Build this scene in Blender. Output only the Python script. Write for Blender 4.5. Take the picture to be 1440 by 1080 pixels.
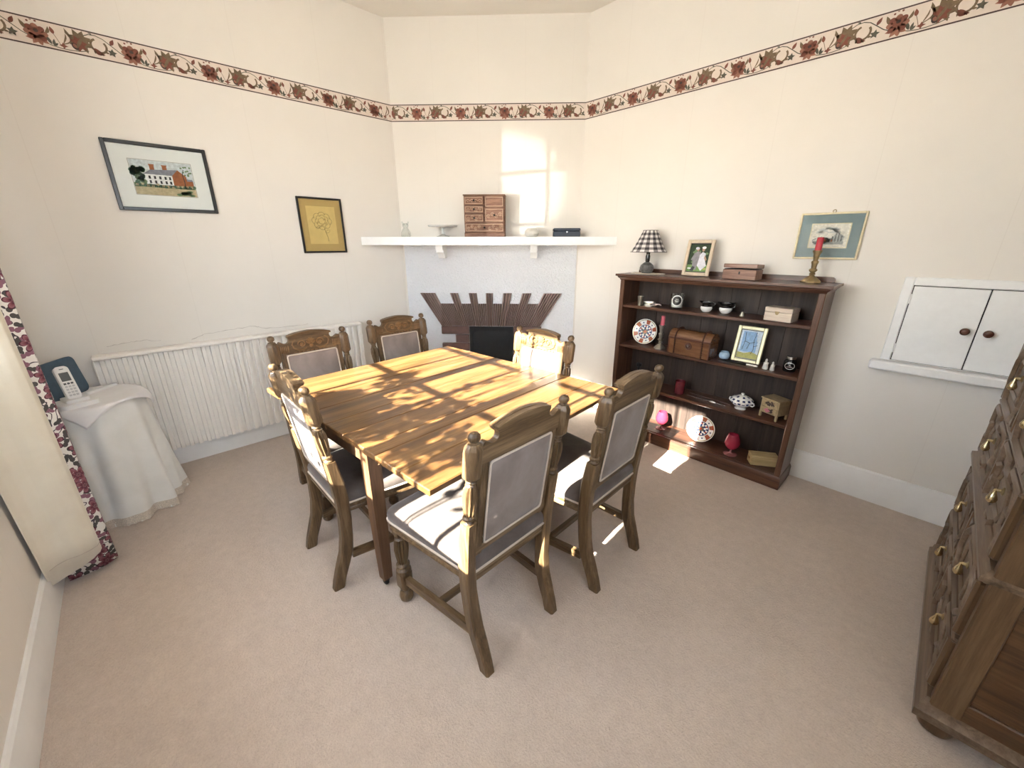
import bpy, bmesh, math, random
from mathutils import Vector, Matrix, Euler
for o in list(bpy.data.objects): bpy.data.objects.remove(o)
SC = bpy.context.scene
COL = SC.collection
PI = math.pi
rad = math.radians
rnd = random.Random(7)

# ------------------------------------------------------------------ camera, world, sun, exposure
cam = bpy.data.cameras.new('camera')
cam.sensor_width = 36.0
cam.lens = 561.4 / 1440 * 36
cam.clip_start = 0.02
camo = bpy.data.objects.new('camera', cam)
camo.location = (0, 0, 1.5)
camo.rotation_euler = (rad(90 - 19.39), 0, rad(46.6))
COL.objects.link(camo)
SC.camera = camo

world = bpy.data.worlds.new('world'); SC.world = world
world.use_nodes = True
wn = world.node_tree.nodes; wl = world.node_tree.links
bg = wn['Background']
sky = wn.new('ShaderNodeTexSky')
sky.sky_type = 'NISHITA'; sky.sun_disc = False
sky.sun_elevation = rad(30.3); sky.sun_rotation = rad(175)
hz = wn.new('ShaderNodeMixRGB'); hz.inputs[0].default_value = 0.72
hz.inputs[2].default_value = (0.89, 0.94, 1.04, 1)
smul = wn.new('ShaderNodeMixRGB'); smul.blend_type = 'MULTIPLY'; smul.inputs[0].default_value = 1
smul.inputs[2].default_value = (0.16, 0.16, 0.16, 1)
wl.new(sky.outputs[0], smul.inputs[1]); wl.new(smul.outputs[0], hz.inputs[1])
wl.new(hz.outputs[0], bg.inputs[0]); bg.inputs[1].default_value = 4.6

SUN_DIR = Vector((-0.08, 1.0, -0.585)).normalized()
sun = bpy.data.lights.new('sun', 'SUN'); sun.energy = 25.0; sun.angle = rad(0.5); sun.color = (1.0, 0.93, 0.80)
suno = bpy.data.objects.new('sun', sun); suno.rotation_euler = SUN_DIR.to_track_quat('-Z', 'Y').to_euler(); suno.location = (1, -8, 6)
COL.objects.link(suno)
# added spot lamp standing in for reflected sunlight: throws a window-shaped patch above the mantel
gln = bpy.data.lights.new('added_patch_spot', 'SPOT'); gln.energy = 3000; gln.spot_size = rad(3.1); gln.spot_blend = 0.45; gln.shadow_soft_size = 0.03; gln.color = (1.0, 0.95, 0.86)
glo = bpy.data.objects.new('added_patch_spot', gln); glo.location = (0.14, -15.4, 0.35)
glo.rotation_euler = (Vector((-2.84, 2.57, 1.93)) - Vector((0.14, -15.4, 0.35))).to_track_quat('-Z', 'Y').to_euler()
COL.objects.link(glo)
SC.view_settings.view_transform = 'Standard'
SC.view_settings.look = 'None'
SC.view_settings.gamma = 1.0
SC.view_settings.use_curve_mapping = False
SC.view_settings.exposure = 1.8

# ------------------------------------------------------------------ materials
def new_mat(name):
    m = bpy.data.materials.new(name); m.use_nodes = True
    return m, m.node_tree.nodes, m.node_tree.links, m.node_tree.nodes['Principled BSDF']
def setp(b, col=None, rough=None, metal=None, spec=None, coat=None, trans=None):
    if col is not None: b.inputs['Base Color'].default_value = (*col, 1)
    if rough is not None: b.inputs['Roughness'].default_value = rough
    if metal is not None: b.inputs['Metallic'].default_value = metal
    if spec is not None: b.inputs['Specular IOR Level'].default_value = spec
    if coat is not None: b.inputs['Coat Weight'].default_value = coat
    if trans is not None: b.inputs['Transmission Weight'].default_value = trans
def ramp(n, stops):
    r = n.new('ShaderNodeValToRGB'); e = r.color_ramp.elements
    while len(e) < len(stops): e.new(0.5)
    for i, (p, c) in enumerate(stops):
        e[i].position = p; e[i].color = (*c, 1) if len(c) == 3 else c
    return r
def coords(n, l, scale=(1, 1, 1), kind='Object', rot=(0, 0, 0)):
    t = n.new('ShaderNodeTexCoord'); mp = n.new('ShaderNodeMapping')
    mp.inputs['Scale'].default_value = scale; mp.inputs['Rotation'].default_value = rot
    l.new(t.outputs[kind], mp.inputs[0]); return mp
def noise(n, l, vec, scale, detail=4, rough=0.55, dist=0):
    x = n.new('ShaderNodeTexNoise'); x.inputs['Scale'].default_value = scale; x.inputs['Detail'].default_value = detail
    x.inputs['Roughness'].default_value = rough; x.inputs['Distortion'].default_value = dist
    l.new(vec.outputs[0], x.inputs['Vector']); return x
def bump(n, l, h, strength, dist, b):
    bp = n.new('ShaderNodeBump'); bp.inputs['Strength'].default_value = strength; bp.inputs['Distance'].default_value = dist
    l.new(h, bp.inputs['Height']); l.new(bp.outputs[0], b.inputs['Normal']); return bp
_cache = {}
def plain(name, col, rough=0.5, metal=0, spec=0.5, var=0.06, vscale=30, coat=None, bmp=0):
    if name in _cache: return _cache[name]
    m, n, l, b = new_mat(name); setp(b, col, rough, metal, spec, coat)
    if var:
        mp = coords(n, l); x = noise(n, l, mp, vscale)
        lo = tuple(max(0, c * (1 - var)) for c in col); hi = tuple(min(1, c * (1 + var)) for c in col)
        r = ramp(n, [(0.3, lo), (0.7, hi)]); l.new(x.outputs[0], r.inputs[0]); l.new(r.outputs[0], b.inputs['Base Color'])
        if bmp: bump(n, l, x.outputs[0], bmp, 0.01, b)
    _cache[name] = m; return m
def wood(name, dark, mid, light, scale=1.0, axis=0, rough=0.45, coat=0.0, bmp=0.25, objvar=0.0, tint=0.5):
    """grain runs along the given local axis"""
    m, n, l, b = new_mat(name); setp(b, rough=rough, spec=0.4, coat=coat)
    b.inputs['Coat Roughness'].default_value = 0.12
    s = [26 * scale] * 3; s[axis] = 1.6 * scale
    mp = coords(n, l, tuple(s))
    oi = n.new('ShaderNodeObjectInfo')
    if objvar:
        ad = n.new('ShaderNodeVectorMath'); ad.operation = 'ADD'
        cb = n.new('ShaderNodeCombineXYZ'); ml = n.new('ShaderNodeMath'); ml.operation = 'MULTIPLY'; ml.inputs[1].default_value = 40
        l.new(oi.outputs['Random'], ml.inputs[0]); l.new(ml.outputs[0], cb.inputs[0]); l.new(ml.outputs[0], cb.inputs[1])
        l.new(mp.outputs[0], ad.inputs[0]); l.new(cb.outputs[0], ad.inputs[1]); mp = ad
    x = noise(n, l, mp, 1.0, 6, 0.6, 0.6)
    y = noise(n, l, mp, 4.5, 3, 0.7, 0)
    mx = n.new('ShaderNodeMath'); mx.operation = 'MULTIPLY_ADD'; mx.inputs[1].default_value = 0.35
    l.new(y.outputs[0], mx.inputs[0]); 
    sc = n.new('ShaderNodeMath'); sc.operation = 'MULTIPLY'; sc.inputs[1].default_value = 0.68
    l.new(x.outputs[0], sc.inputs[0]); l.new(sc.outputs[0], mx.inputs[2])
    r = ramp(n, [(0.33, dark), (0.52, mid), (0.72, light)]); l.new(mx.outputs[0], r.inputs[0])
    out = r.outputs[0]
    if objvar:
        hs = n.new('ShaderNodeHueSaturation')
        mr = n.new('ShaderNodeMapRange'); mr.inputs[3].default_value = 1 - objvar; mr.inputs[4].default_value = 1 + objvar
        l.new(oi.outputs['Random'], mr.inputs[0]); l.new(mr.outputs[0], hs.inputs['Value']); l.new(out, hs.inputs['Color']); out = hs.outputs[0]
    l.new(out, b.inputs['Base Color'])
    if bmp: bump(n, l, mx.outputs[0], bmp, 0.004, b)
    return m
def glass(name, col=(1, 1, 1), rough=0.02, alpha=0.25):
    """thin clear glass: see-through with a fresnel gloss"""
    m = bpy.data.materials.new(name); m.use_nodes = True
    n = m.node_tree.nodes; l = m.node_tree.links; n.clear()
    o = n.new('ShaderNodeOutputMaterial'); t = n.new('ShaderNodeBsdfTransparent'); g = n.new('ShaderNodeBsdfGlossy'); mx = n.new('ShaderNodeMixShader')
    f = n.new('ShaderNodeLayerWeight'); f.inputs[0].default_value = alpha
    t.inputs[0].default_value = (*col, 1); g.inputs['Roughness'].default_value = rough
    l.new(f.outputs['Facing'], mx.inputs[0]); l.new(t.outputs[0], mx.inputs[1]); l.new(g.outputs[0], mx.inputs[2]); l.new(mx.outputs[0], o.inputs[0])
    return m

def wall_mat(name, col, seams=True):
    m, n, l, b = new_mat(name); setp(b, rough=0.85, spec=0.15)
    mp = coords(n, l); x = noise(n, l, mp, 1.3, 5, 0.6)
    lo = tuple(c * 0.965 for c in col); r = ramp(n, [(0.35, lo), (0.65, col)]); l.new(x.outputs[0], r.inputs[0])
    sx = n.new('ShaderNodeSeparateXYZ'); l.new(mp.outputs[0], sx.inputs[0])
    ops = [('ADD', sx.outputs[0], sx.outputs[1]), ('DIVIDE', None, 0.53), ('FRACT', None, None), ('LESS_THAN', None, 0.006), ('MULTIPLY', None, 0.10 if seams else 0.0)]; prev = None
    for op, a, c in ops:     # faint joins between drops of wallpaper
        q = n.new('ShaderNodeMath'); q.operation = op; l.new(a if a is not None else prev, q.inputs[0])
        if c is not None:
            if isinstance(c, float): q.inputs[1].default_value = c
            else: l.new(c, q.inputs[1])
        prev = q.outputs[0]
    mj = n.new('ShaderNodeMixRGB'); mj.inputs[2].default_value = (0.45, 0.38, 0.32, 1); l.new(prev, mj.inputs[0]); l.new(r.outputs[0], mj.inputs[1])
    l.new(mj.outputs[0], b.inputs['Base Color'])
    f = noise(n, l, mp, 160, 3, 0.6); bump(n, l, f.outputs[0], 0.12, 0.002, b)
    return m
M_WALL = wall_mat('cream_wallpaper', (0.82, 0.777, 0.718))
M_CEIL = wall_mat('ceiling_paint', (0.84, 0.80, 0.73), False)
M_WHITE = plain('white_gloss_paint', (0.86, 0.86, 0.85), 0.35, var=0.02)
M_SKIRT = plain('skirting_paint', (0.84, 0.83, 0.81), 0.4, var=0.03, vscale=9)
M_RAD = plain('radiator_enamel', (0.92, 0.88, 0.82), 0.35, var=0.02)
# textured white plaster below the mantel
M_PLASTER, n, l, b = new_mat('textured_plaster'); setp(b, (0.84, 0.85, 0.88), 0.7, spec=0.3)
mp = coords(n, l); x = noise(n, l, mp, 55, 5, 0.65, 0.4); bump(n, l, x.outputs[0], 0.9, 0.02, b)
# carpet
M_CARPET, n, l, b = new_mat('beige_carpet'); setp(b, rough=1.0, spec=0.05); b.inputs['Sheen Weight'].default_value = 0.25
mp = coords(n, l); big = noise(n, l, mp, 1.5, 6, 0.65, 0.6); fine = noise(n, l, mp, 130, 3, 0.75); med = noise(n, l, mp, 24, 4, 0.7)
r1 = ramp(n, [(0.3, (0.45, 0.365, 0.30)), (0.7, (0.68, 0.57, 0.485))])
a1 = n.new('ShaderNodeMath'); a1.operation = 'MULTIPLY_ADD'; a1.inputs[1].default_value = 0.5
a2 = n.new('ShaderNodeMath'); a2.operation = 'MULTIPLY'; a2.inputs[1].default_value = 0.5
a3 = n.new('ShaderNodeMath'); a3.operation = 'MULTIPLY_ADD'; a3.inputs[1].default_value = 0.40
a4 = n.new('ShaderNodeMath'); a4.operation = 'MULTIPLY'; a4.inputs[1].default_value = 0.60
l.new(big.outputs[0], a2.inputs[0]); l.new(med.outputs[0], a1.inputs[0]); l.new(a2.outputs[0], a1.inputs[2])
l.new(a1.outputs[0], a4.inputs[0]); l.new(fine.outputs[0], a3.inputs[0]); l.new(a4.outputs[0], a3.inputs[2])
l.new(a3.outputs[0], r1.inputs[0]); l.new(r1.outputs[0], b.inputs['Base Color'])
bump(n, l, a3.outputs[0], 0.9, 0.012, b)
# woods
M_OAKTOP = wood('table_oak', (0.055, 0.023, 0.008), (0.15, 0.074, 0.026), (0.28, 0.155, 0.062), 0.8, 1, 0.34, 0.25, 0.2, 0.10)
M_OAKLEG = wood('dark_oak_leg', (0.06, 0.03, 0.015), (0.135, 0.07, 0.036), (0.20, 0.112, 0.06), 1, 2, 0.45)
M_CHAIR = wood('chair_oak_upright', (0.032, 0.018, 0.008), (0.12, 0.073, 0.035), (0.25, 0.17, 0.092), 1.3, 2, 0.45, 0.1, 0.5, 0.06)
M_CHAIRX = wood('chair_oak_rail', (0.032, 0.018, 0.008), (0.12, 0.073, 0.035), (0.25, 0.17, 0.092), 1.3, 0, 0.45, 0.1, 0.5, 0.06)
M_CHAIRY = wood('chair_oak_stretcher', (0.032, 0.018, 0.008), (0.12, 0.073, 0.035), (0.25, 0.17, 0.092), 1.3, 1, 0.45, 0.1, 0.5, 0.06)
M_CARVE = wood('chair_oak_carving', (0.07, 0.034, 0.012), (0.20, 0.105, 0.04), (0.32, 0.19, 0.085), 1.6, 0, 0.4, 0.1, 0.5)  # carving made lighter: light bounced off the table put into the colour
M_BOOKX = wood('mahogany_shelf', (0.03, 0.012, 0.007), (0.08, 0.033, 0.019), (0.145, 0.068, 0.04), 1, 0, 0.35, 0.25)
M_BOOKZ = wood('mahogany_upright', (0.038, 0.016, 0.009), (0.10, 0.046, 0.026), (0.17, 0.085, 0.05), 1, 2, 0.35, 0.25)
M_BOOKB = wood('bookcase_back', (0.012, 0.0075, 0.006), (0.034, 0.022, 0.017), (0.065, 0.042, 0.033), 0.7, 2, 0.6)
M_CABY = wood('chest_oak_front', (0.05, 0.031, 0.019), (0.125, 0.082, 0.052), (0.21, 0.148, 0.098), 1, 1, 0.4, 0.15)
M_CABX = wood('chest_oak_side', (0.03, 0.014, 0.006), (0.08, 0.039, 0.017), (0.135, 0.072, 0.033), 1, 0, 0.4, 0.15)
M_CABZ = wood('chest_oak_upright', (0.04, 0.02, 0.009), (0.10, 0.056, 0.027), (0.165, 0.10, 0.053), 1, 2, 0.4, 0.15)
M_BOXW = wood('small_box_wood', (0.10, 0.045, 0.028), (0.22, 0.11, 0.07), (0.33, 0.19, 0.125), 2.5, 0, 0.4, 0.2)
M_PALEBOX = wood('pale_box_wood', (0.42, 0.33, 0.25), (0.60, 0.50, 0.40), (0.70, 0.61, 0.51), 2.5, 0, 0.5)
M_YELBOX = wood('honey_box_wood', (0.33, 0.235, 0.10), (0.50, 0.38, 0.19), (0.62, 0.49, 0.27), 2.5, 0, 0.5)
M_MINI = wood('carved_box_wood', (0.09, 0.04, 0.025), (0.21, 0.105, 0.065), (0.33, 0.185, 0.12), 4, 0, 0.55, 0, 0.6)
M_MINID = wood('carved_box_relief', (0.30, 0.18, 0.12), (0.44, 0.29, 0.2), (0.55, 0.38, 0.28), 4, 0, 0.55)
M_TRUNK = wood('trunk_leather_wood', (0.06, 0.024, 0.012), (0.145, 0.066, 0.031), (0.24, 0.125, 0.062), 3, 0, 0.25, 0.4)
M_TRUNKD = plain('trunk_strap_leather', (0.075, 0.025, 0.014), 0.3, var=0.2)
# fabrics
def fabric(name, lo, hi, rough=0.95, sc=40):
    m, n, l, b = new_mat(name); setp(b, rough=rough, spec=0.1); b.inputs['Sheen Weight'].default_value = 0.4; b.inputs['Sheen Roughness'].default_value = 0.4
    mp = coords(n, l); x = noise(n, l, mp, 5, 5, 0.6, 0.5); f = noise(n, l, mp, sc * 12, 2, 0.6)
    r = ramp(n, [(0.35, lo), (0.68, hi)]); l.new(x.outputs[0], r.inputs[0]); l.new(r.outputs[0], b.inputs['Base Color'])
    bump(n, l, f.outputs[0], 0.25, 0.002, b); return m
M_UPH = fabric('grey_velvet', (0.088, 0.071, 0.063), (0.155, 0.130, 0.119))
M_UPHB = fabric('grey_velvet_back', (0.20, 0.162, 0.143), (0.29, 0.245, 0.222))
M_PIPE = plain('cream_piping', (0.56, 0.48, 0.40), 0.8, var=0.05)
M_LINEN = fabric('white_linen', (0.76, 0.75, 0.70), (0.83, 0.82, 0.78))
M_CLOTH = fabric('white_cotton', (0.80, 0.77, 0.76), (0.86, 0.84, 0.83))
M_LINING = fabric('cream_lining', (0.74, 0.68, 0.56), (0.80, 0.75, 0.63))
# floral curtain print: red flowers, dark leaves and curling vines laid out over the cloth's own surface (UV in metres)
M_FLORAL, n, l, b = new_mat('floral_print'); setp(b, rough=0.9, spec=0.1)
uvn = n.new('ShaderNodeUVMap'); uvn.uv_map = 'UVMap'
def mth(op, a, b_=None, c=None):
    x = n.new('ShaderNodeMath'); x.operation = op
    for i, q in enumerate((a, b_, c)):
        if q is None: continue
        if isinstance(q, (int, float)): x.inputs[i].default_value = q
        else: l.new(q, x.inputs[i])
    return x.outputs[0]
def motif(scale, off, rnds, petals, size, pw):
    """returns mask and radius for petalled shapes scattered by a Voronoi pattern"""
    ad = n.new('ShaderNodeVectorMath'); ad.operation = 'ADD'; ad.inputs[1].default_value = (off, off * 1.7, 0); l.new(uvn.outputs[0], ad.inputs[0])
    v = n.new('ShaderNodeTexVoronoi'); v.voronoi_dimensions = '2D'; v.inputs['Scale'].default_value = scale; v.inputs['Randomness'].default_value = rnds; l.new(ad.outputs[0], v.inputs['Vector'])
    d = n.new('ShaderNodeVectorMath'); d.operation = 'SUBTRACT'; l.new(ad.outputs[0], d.inputs[0]); l.new(v.outputs['Position'], d.inputs[1])
    sp = n.new('ShaderNodeSeparateXYZ'); l.new(d.outputs[0], sp.inputs[0])
    sc_ = n.new('ShaderNodeSeparateColor'); l.new(v.outputs['Color'], sc_.inputs[0])
    ang = mth('ADD', mth('ARCTAN2', sp.outputs[1], sp.outputs[0]), mth('MULTIPLY', sc_.outputs[0], 6.28))
    r = mth('SQRT', mth('ADD', mth('MULTIPLY', sp.outputs[0], sp.outputs[0]), mth('MULTIPLY', sp.outputs[1], sp.outputs[1])))
    pet = mth('MULTIPLY_ADD', mth('POWER', mth('ABSOLUTE', mth('COSINE', mth('MULTIPLY', ang, petals / 2))), pw), 0.62, 0.38)
    rr = mth('DIVIDE', r, mth('MULTIPLY', pet, size))
    return mth('LESS_THAN', rr, 1.0), rr, sc_.outputs[1]
def mix(fac, a, b_):
    m = n.new('ShaderNodeMixRGB')
    l.new(fac, m.inputs[0])
    for i, q in ((1, a), (2, b_)):
        if isinstance(q, tuple): m.inputs[i].default_value = (*q, 1)
        else: l.new(q, m.inputs[i])
    return m.outputs[0]
vn = n.new('ShaderNodeTexNoise'); vn.inputs['Scale'].default_value = 17; vn.inputs['Detail'].default_value = 1; l.new(uvn.outputs[0], vn.inputs['Vector'])
vine = mth('LESS_THAN', mth('ABSOLUTE', mth('SUBTRACT', mth('FRACT', mth('MULTIPLY', vn.outputs[0], 4.0)), 0.5)), 0.075)
col = mix(vine, (0.80, 0.77, 0.72), (0.085, 0.075, 0.085))
mk, rr, cc = motif(28, 0.31, 0.9, 2, 0.019, 1.6); col = mix(mk, col, mix(mth('GREATER_THAN', cc, 0.6), (0.09, 0.085, 0.08), (0.26, 0.13, 0.17)))
mk, rr, cc = motif(10.5, 0.0, 0.75, 6, 0.040, 0.7)
rp = ramp(n, [(0.0, (0.05, 0.02, 0.03)), (0.18, (0.28, 0.14, 0.15)), (0.34, (0.09, 0.03, 0.045)), (0.55, (0.21, 0.07, 0.085)), (0.82, (0.30, 0.14, 0.16)), (0.95, (0.08, 0.02, 0.035))]); l.new(rr, rp.inputs[0])
col = mix(mk, col, rp.outputs[0]); l.new(col, b.inputs['Base Color'])
# metals, ceramics, misc
M_BRASS = plain('aged_brass', (0.34, 0.26, 0.14), 0.35, 0.9, var=0.25)
M_BRASSB = plain('bright_brass', (0.62, 0.52, 0.30), 0.22, 1.0, var=0.1)
M_PEWTER = plain('pewter', (0.42, 0.40, 0.34), 0.35, 0.9, var=0.15)
M_STEEL = plain('steel', (0.62, 0.62, 0.62), 0.25, 1.0, var=0.05)
M_IRON = plain('black_iron', (0.012, 0.012, 0.013), 0.5, 0.3, var=0.3)
M_OPENING = plain('opening_black', (0.008, 0.008, 0.009), 0.6, var=0.4)  # even black for the fire opening and the hatch gaps
M_RED = plain('red_wax', (0.50, 0.035, 0.055), 0.4, var=0.1)
M_PINKW = plain('pink_wax', (0.55, 0.11, 0.15), 0.4, var=0.1)
M_CERAM = plain('white_ceramic', (0.80, 0.79, 0.76), 0.15, var=0.02)
M_BLACKC = plain('black_ceramic', (0.012, 0.011, 0.011), 0.12, var=0.1)
M_NAVYC = plain('navy_ceramic', (0.03, 0.045, 0.13), 0.15, var=0.1)
M_REDC = plain('iron_red_ceramic', (0.36, 0.07, 0.045), 0.2, var=0.1)
M_GOLDC = plain('gilt_ceramic', (0.48, 0.35, 0.13), 0.25, 0.5, var=0.1)
M_BLUEC = plain('pale_blue_ceramic', (0.34, 0.47, 0.60), 0.15, var=0.15, vscale=60)
M_NAVY = plain('navy_leather', (0.018, 0.026, 0.045), 0.4, var=0.15)
M_NAVYB = plain('slate_blue_board', (0.045, 0.085, 0.125), 0.55, var=0.12, vscale=40)
M_BLACK = plain('black_frame_paint', (0.012, 0.011, 0.010), 0.3, var=0.1)
M_MATB = plain('white_mount_board', (0.82, 0.82, 0.79), 0.8, var=0.01)
M_PAPERY = plain('yellow_paper', (0.70, 0.52, 0.20), 0.85, var=0.06)
M_PAPERO = plain('ochre_mount', (0.52, 0.36, 0.13), 0.85, var=0.05)
M_TEAL = plain('teal_mount', (0.22, 0.28, 0.29), 0.8, var=0.06)
M_GILT = plain('cream_gilt_frame', (0.62, 0.53, 0.34), 0.4, 0.15, var=0.12)
M_PALEFR = plain('pale_wood_frame', (0.62, 0.50, 0.37), 0.5, var=0.1)
M_YELFR = plain('pale_gold_frame', (0.66, 0.60, 0.36), 0.35, 0.2, var=0.1)
M_KNOB = plain('dark_wood_knob', (0.085, 0.03, 0.018), 0.25, var=0.2)
M_PHONE = plain('white_plastic', (0.82, 0.81, 0.79), 0.35, var=0.01)
M_SCREEN = plain('grey_screen', (0.10, 0.11, 0.115), 0.2, var=0.05)
M_KEY = plain('grey_key', (0.55, 0.55, 0.55), 0.4, var=0.02)
M_STONEL = plain('carved_stone_base', (0.10, 0.10, 0.095), 0.35, var=0.5, vscale=60, bmp=0.6)
M_GW = plain('gingham_white', (0.76, 0.72, 0.68), 0.9, var=0.03)
M_GG = plain('gingham_grey', (0.25, 0.225, 0.22), 0.9, var=0.03)
M_GK = plain('gingham_black', (0.035, 0.03, 0.032), 0.9, var=0.05)
M_LACE = plain('cream_lace', (0.62, 0.55, 0.46), 0.9, var=0.35, vscale=300)
M_GLASS = glass('clear_glass', (0.93, 0.95, 0.94), 0.05, 0.35)
M_WIN = glass('window_glass', (0.97, 0.98, 0.98), 0.02, 0.08)
M_FROST = plain('frosted_glass', (0.62, 0.60, 0.55), 0.35, var=0.08)
M_PINKG, n, l, b = new_mat('cranberry_glass'); setp(b, (0.45, 0.035, 0.075), 0.12, spec=0.6, trans=0.35)
M_REDG = plain('dark_red_glass', (0.10, 0.012, 0.02), 0.12, var=0.2)
M_BRICK = plain('brown_tile', (0.15, 0.088, 0.075), 0.3, var=0.25, vscale=14)
M_RIB = wood('fluted_tile', (0.17, 0.11, 0.095), (0.27, 0.19, 0.17), (0.36, 0.265, 0.24), 0.6, 2, 0.28, 0.3, 0.1, 0.12)
M_MORTAR = plain('tile_grout', (0.55, 0.50, 0.47), 0.9, var=0.05)
M_FLEAF = plain('shrub_leaf', (0.07, 0.14, 0.03), 0.5, var=0.3)
M_BARK = plain('shrub_stem', (0.12, 0.08, 0.05), 0.8, var=0.2)
M_LAWN = plain('garden_paving', (0.55, 0.52, 0.47), 0.95, var=0.3, vscale=3)
def ink(name, c): return plain('print_' + name, c, 0.85, var=0.18, vscale=70)
I_STRIP = plain('border_ground', (0.74, 0.64, 0.56), 0.85, var=0.03)
I_LINE = ink('border_line', (0.075, 0.05, 0.045)); I_RUST = ink('rust', (0.21, 0.075, 0.052)); I_RUSTL = ink('rust_light', (0.32, 0.145, 0.10))
I_OLIVE = ink('olive', (0.18, 0.125, 0.075)); I_DARKG = ink('dark_green', (0.10, 0.095, 0.07))
I_SKYP = ink('pale_wash', (0.60, 0.64, 0.64)); I_GREEN = ink('green_wash', (0.16, 0.24, 0.12)); I_TREE = ink('tree_green', (0.10, 0.18, 0.12))
I_WALLP = ink('painted_wall', (0.78, 0.78, 0.76)); I_BRICKP = ink('painted_brick', (0.36, 0.13, 0.055)); I_ROOFP = ink('painted_roof', (0.24, 0.25, 0.29))
I_EARTH = ink('earth_wash', (0.50, 0.42, 0.26)); I_INK = ink('ink_dark', (0.05, 0.05, 0.055)); I_SEPIA = ink('sepia_line', (0.13, 0.085, 0.025))
I_ENG = ink('engraving_grey', (0.34, 0.35, 0.33)); I_ENGD = ink('engraving_dark', (0.14, 0.14, 0.14)); I_CREAM = ink('cream_paper', (0.68, 0.64, 0.56))
I_FOL = ink('photo_foliage', (0.03, 0.05, 0.025)); I_GRASS = ink('photo_grass', (0.18, 0.30, 0.10)); I_SUIT = ink('photo_suit', (0.25, 0.24, 0.26)); I_DRESS = ink('photo_dress', (0.62, 0.62, 0.68)); I_SKIN = ink('photo_skin', (0.38, 0.24, 0.18))
I_BLUEP = ink('blue_wash', (0.28, 0.43, 0.62)); I_BLUEL = ink('pale_blue_wash', (0.60, 0.68, 0.74)); I_YELG = ink('yellow_green', (0.42, 0.40, 0.14))
I_PINKF = ink('painted_pink', (0.50, 0.16, 0.22)); I_LEAFD = ink('painted_leaf', (0.05, 0.035, 0.03))

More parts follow.
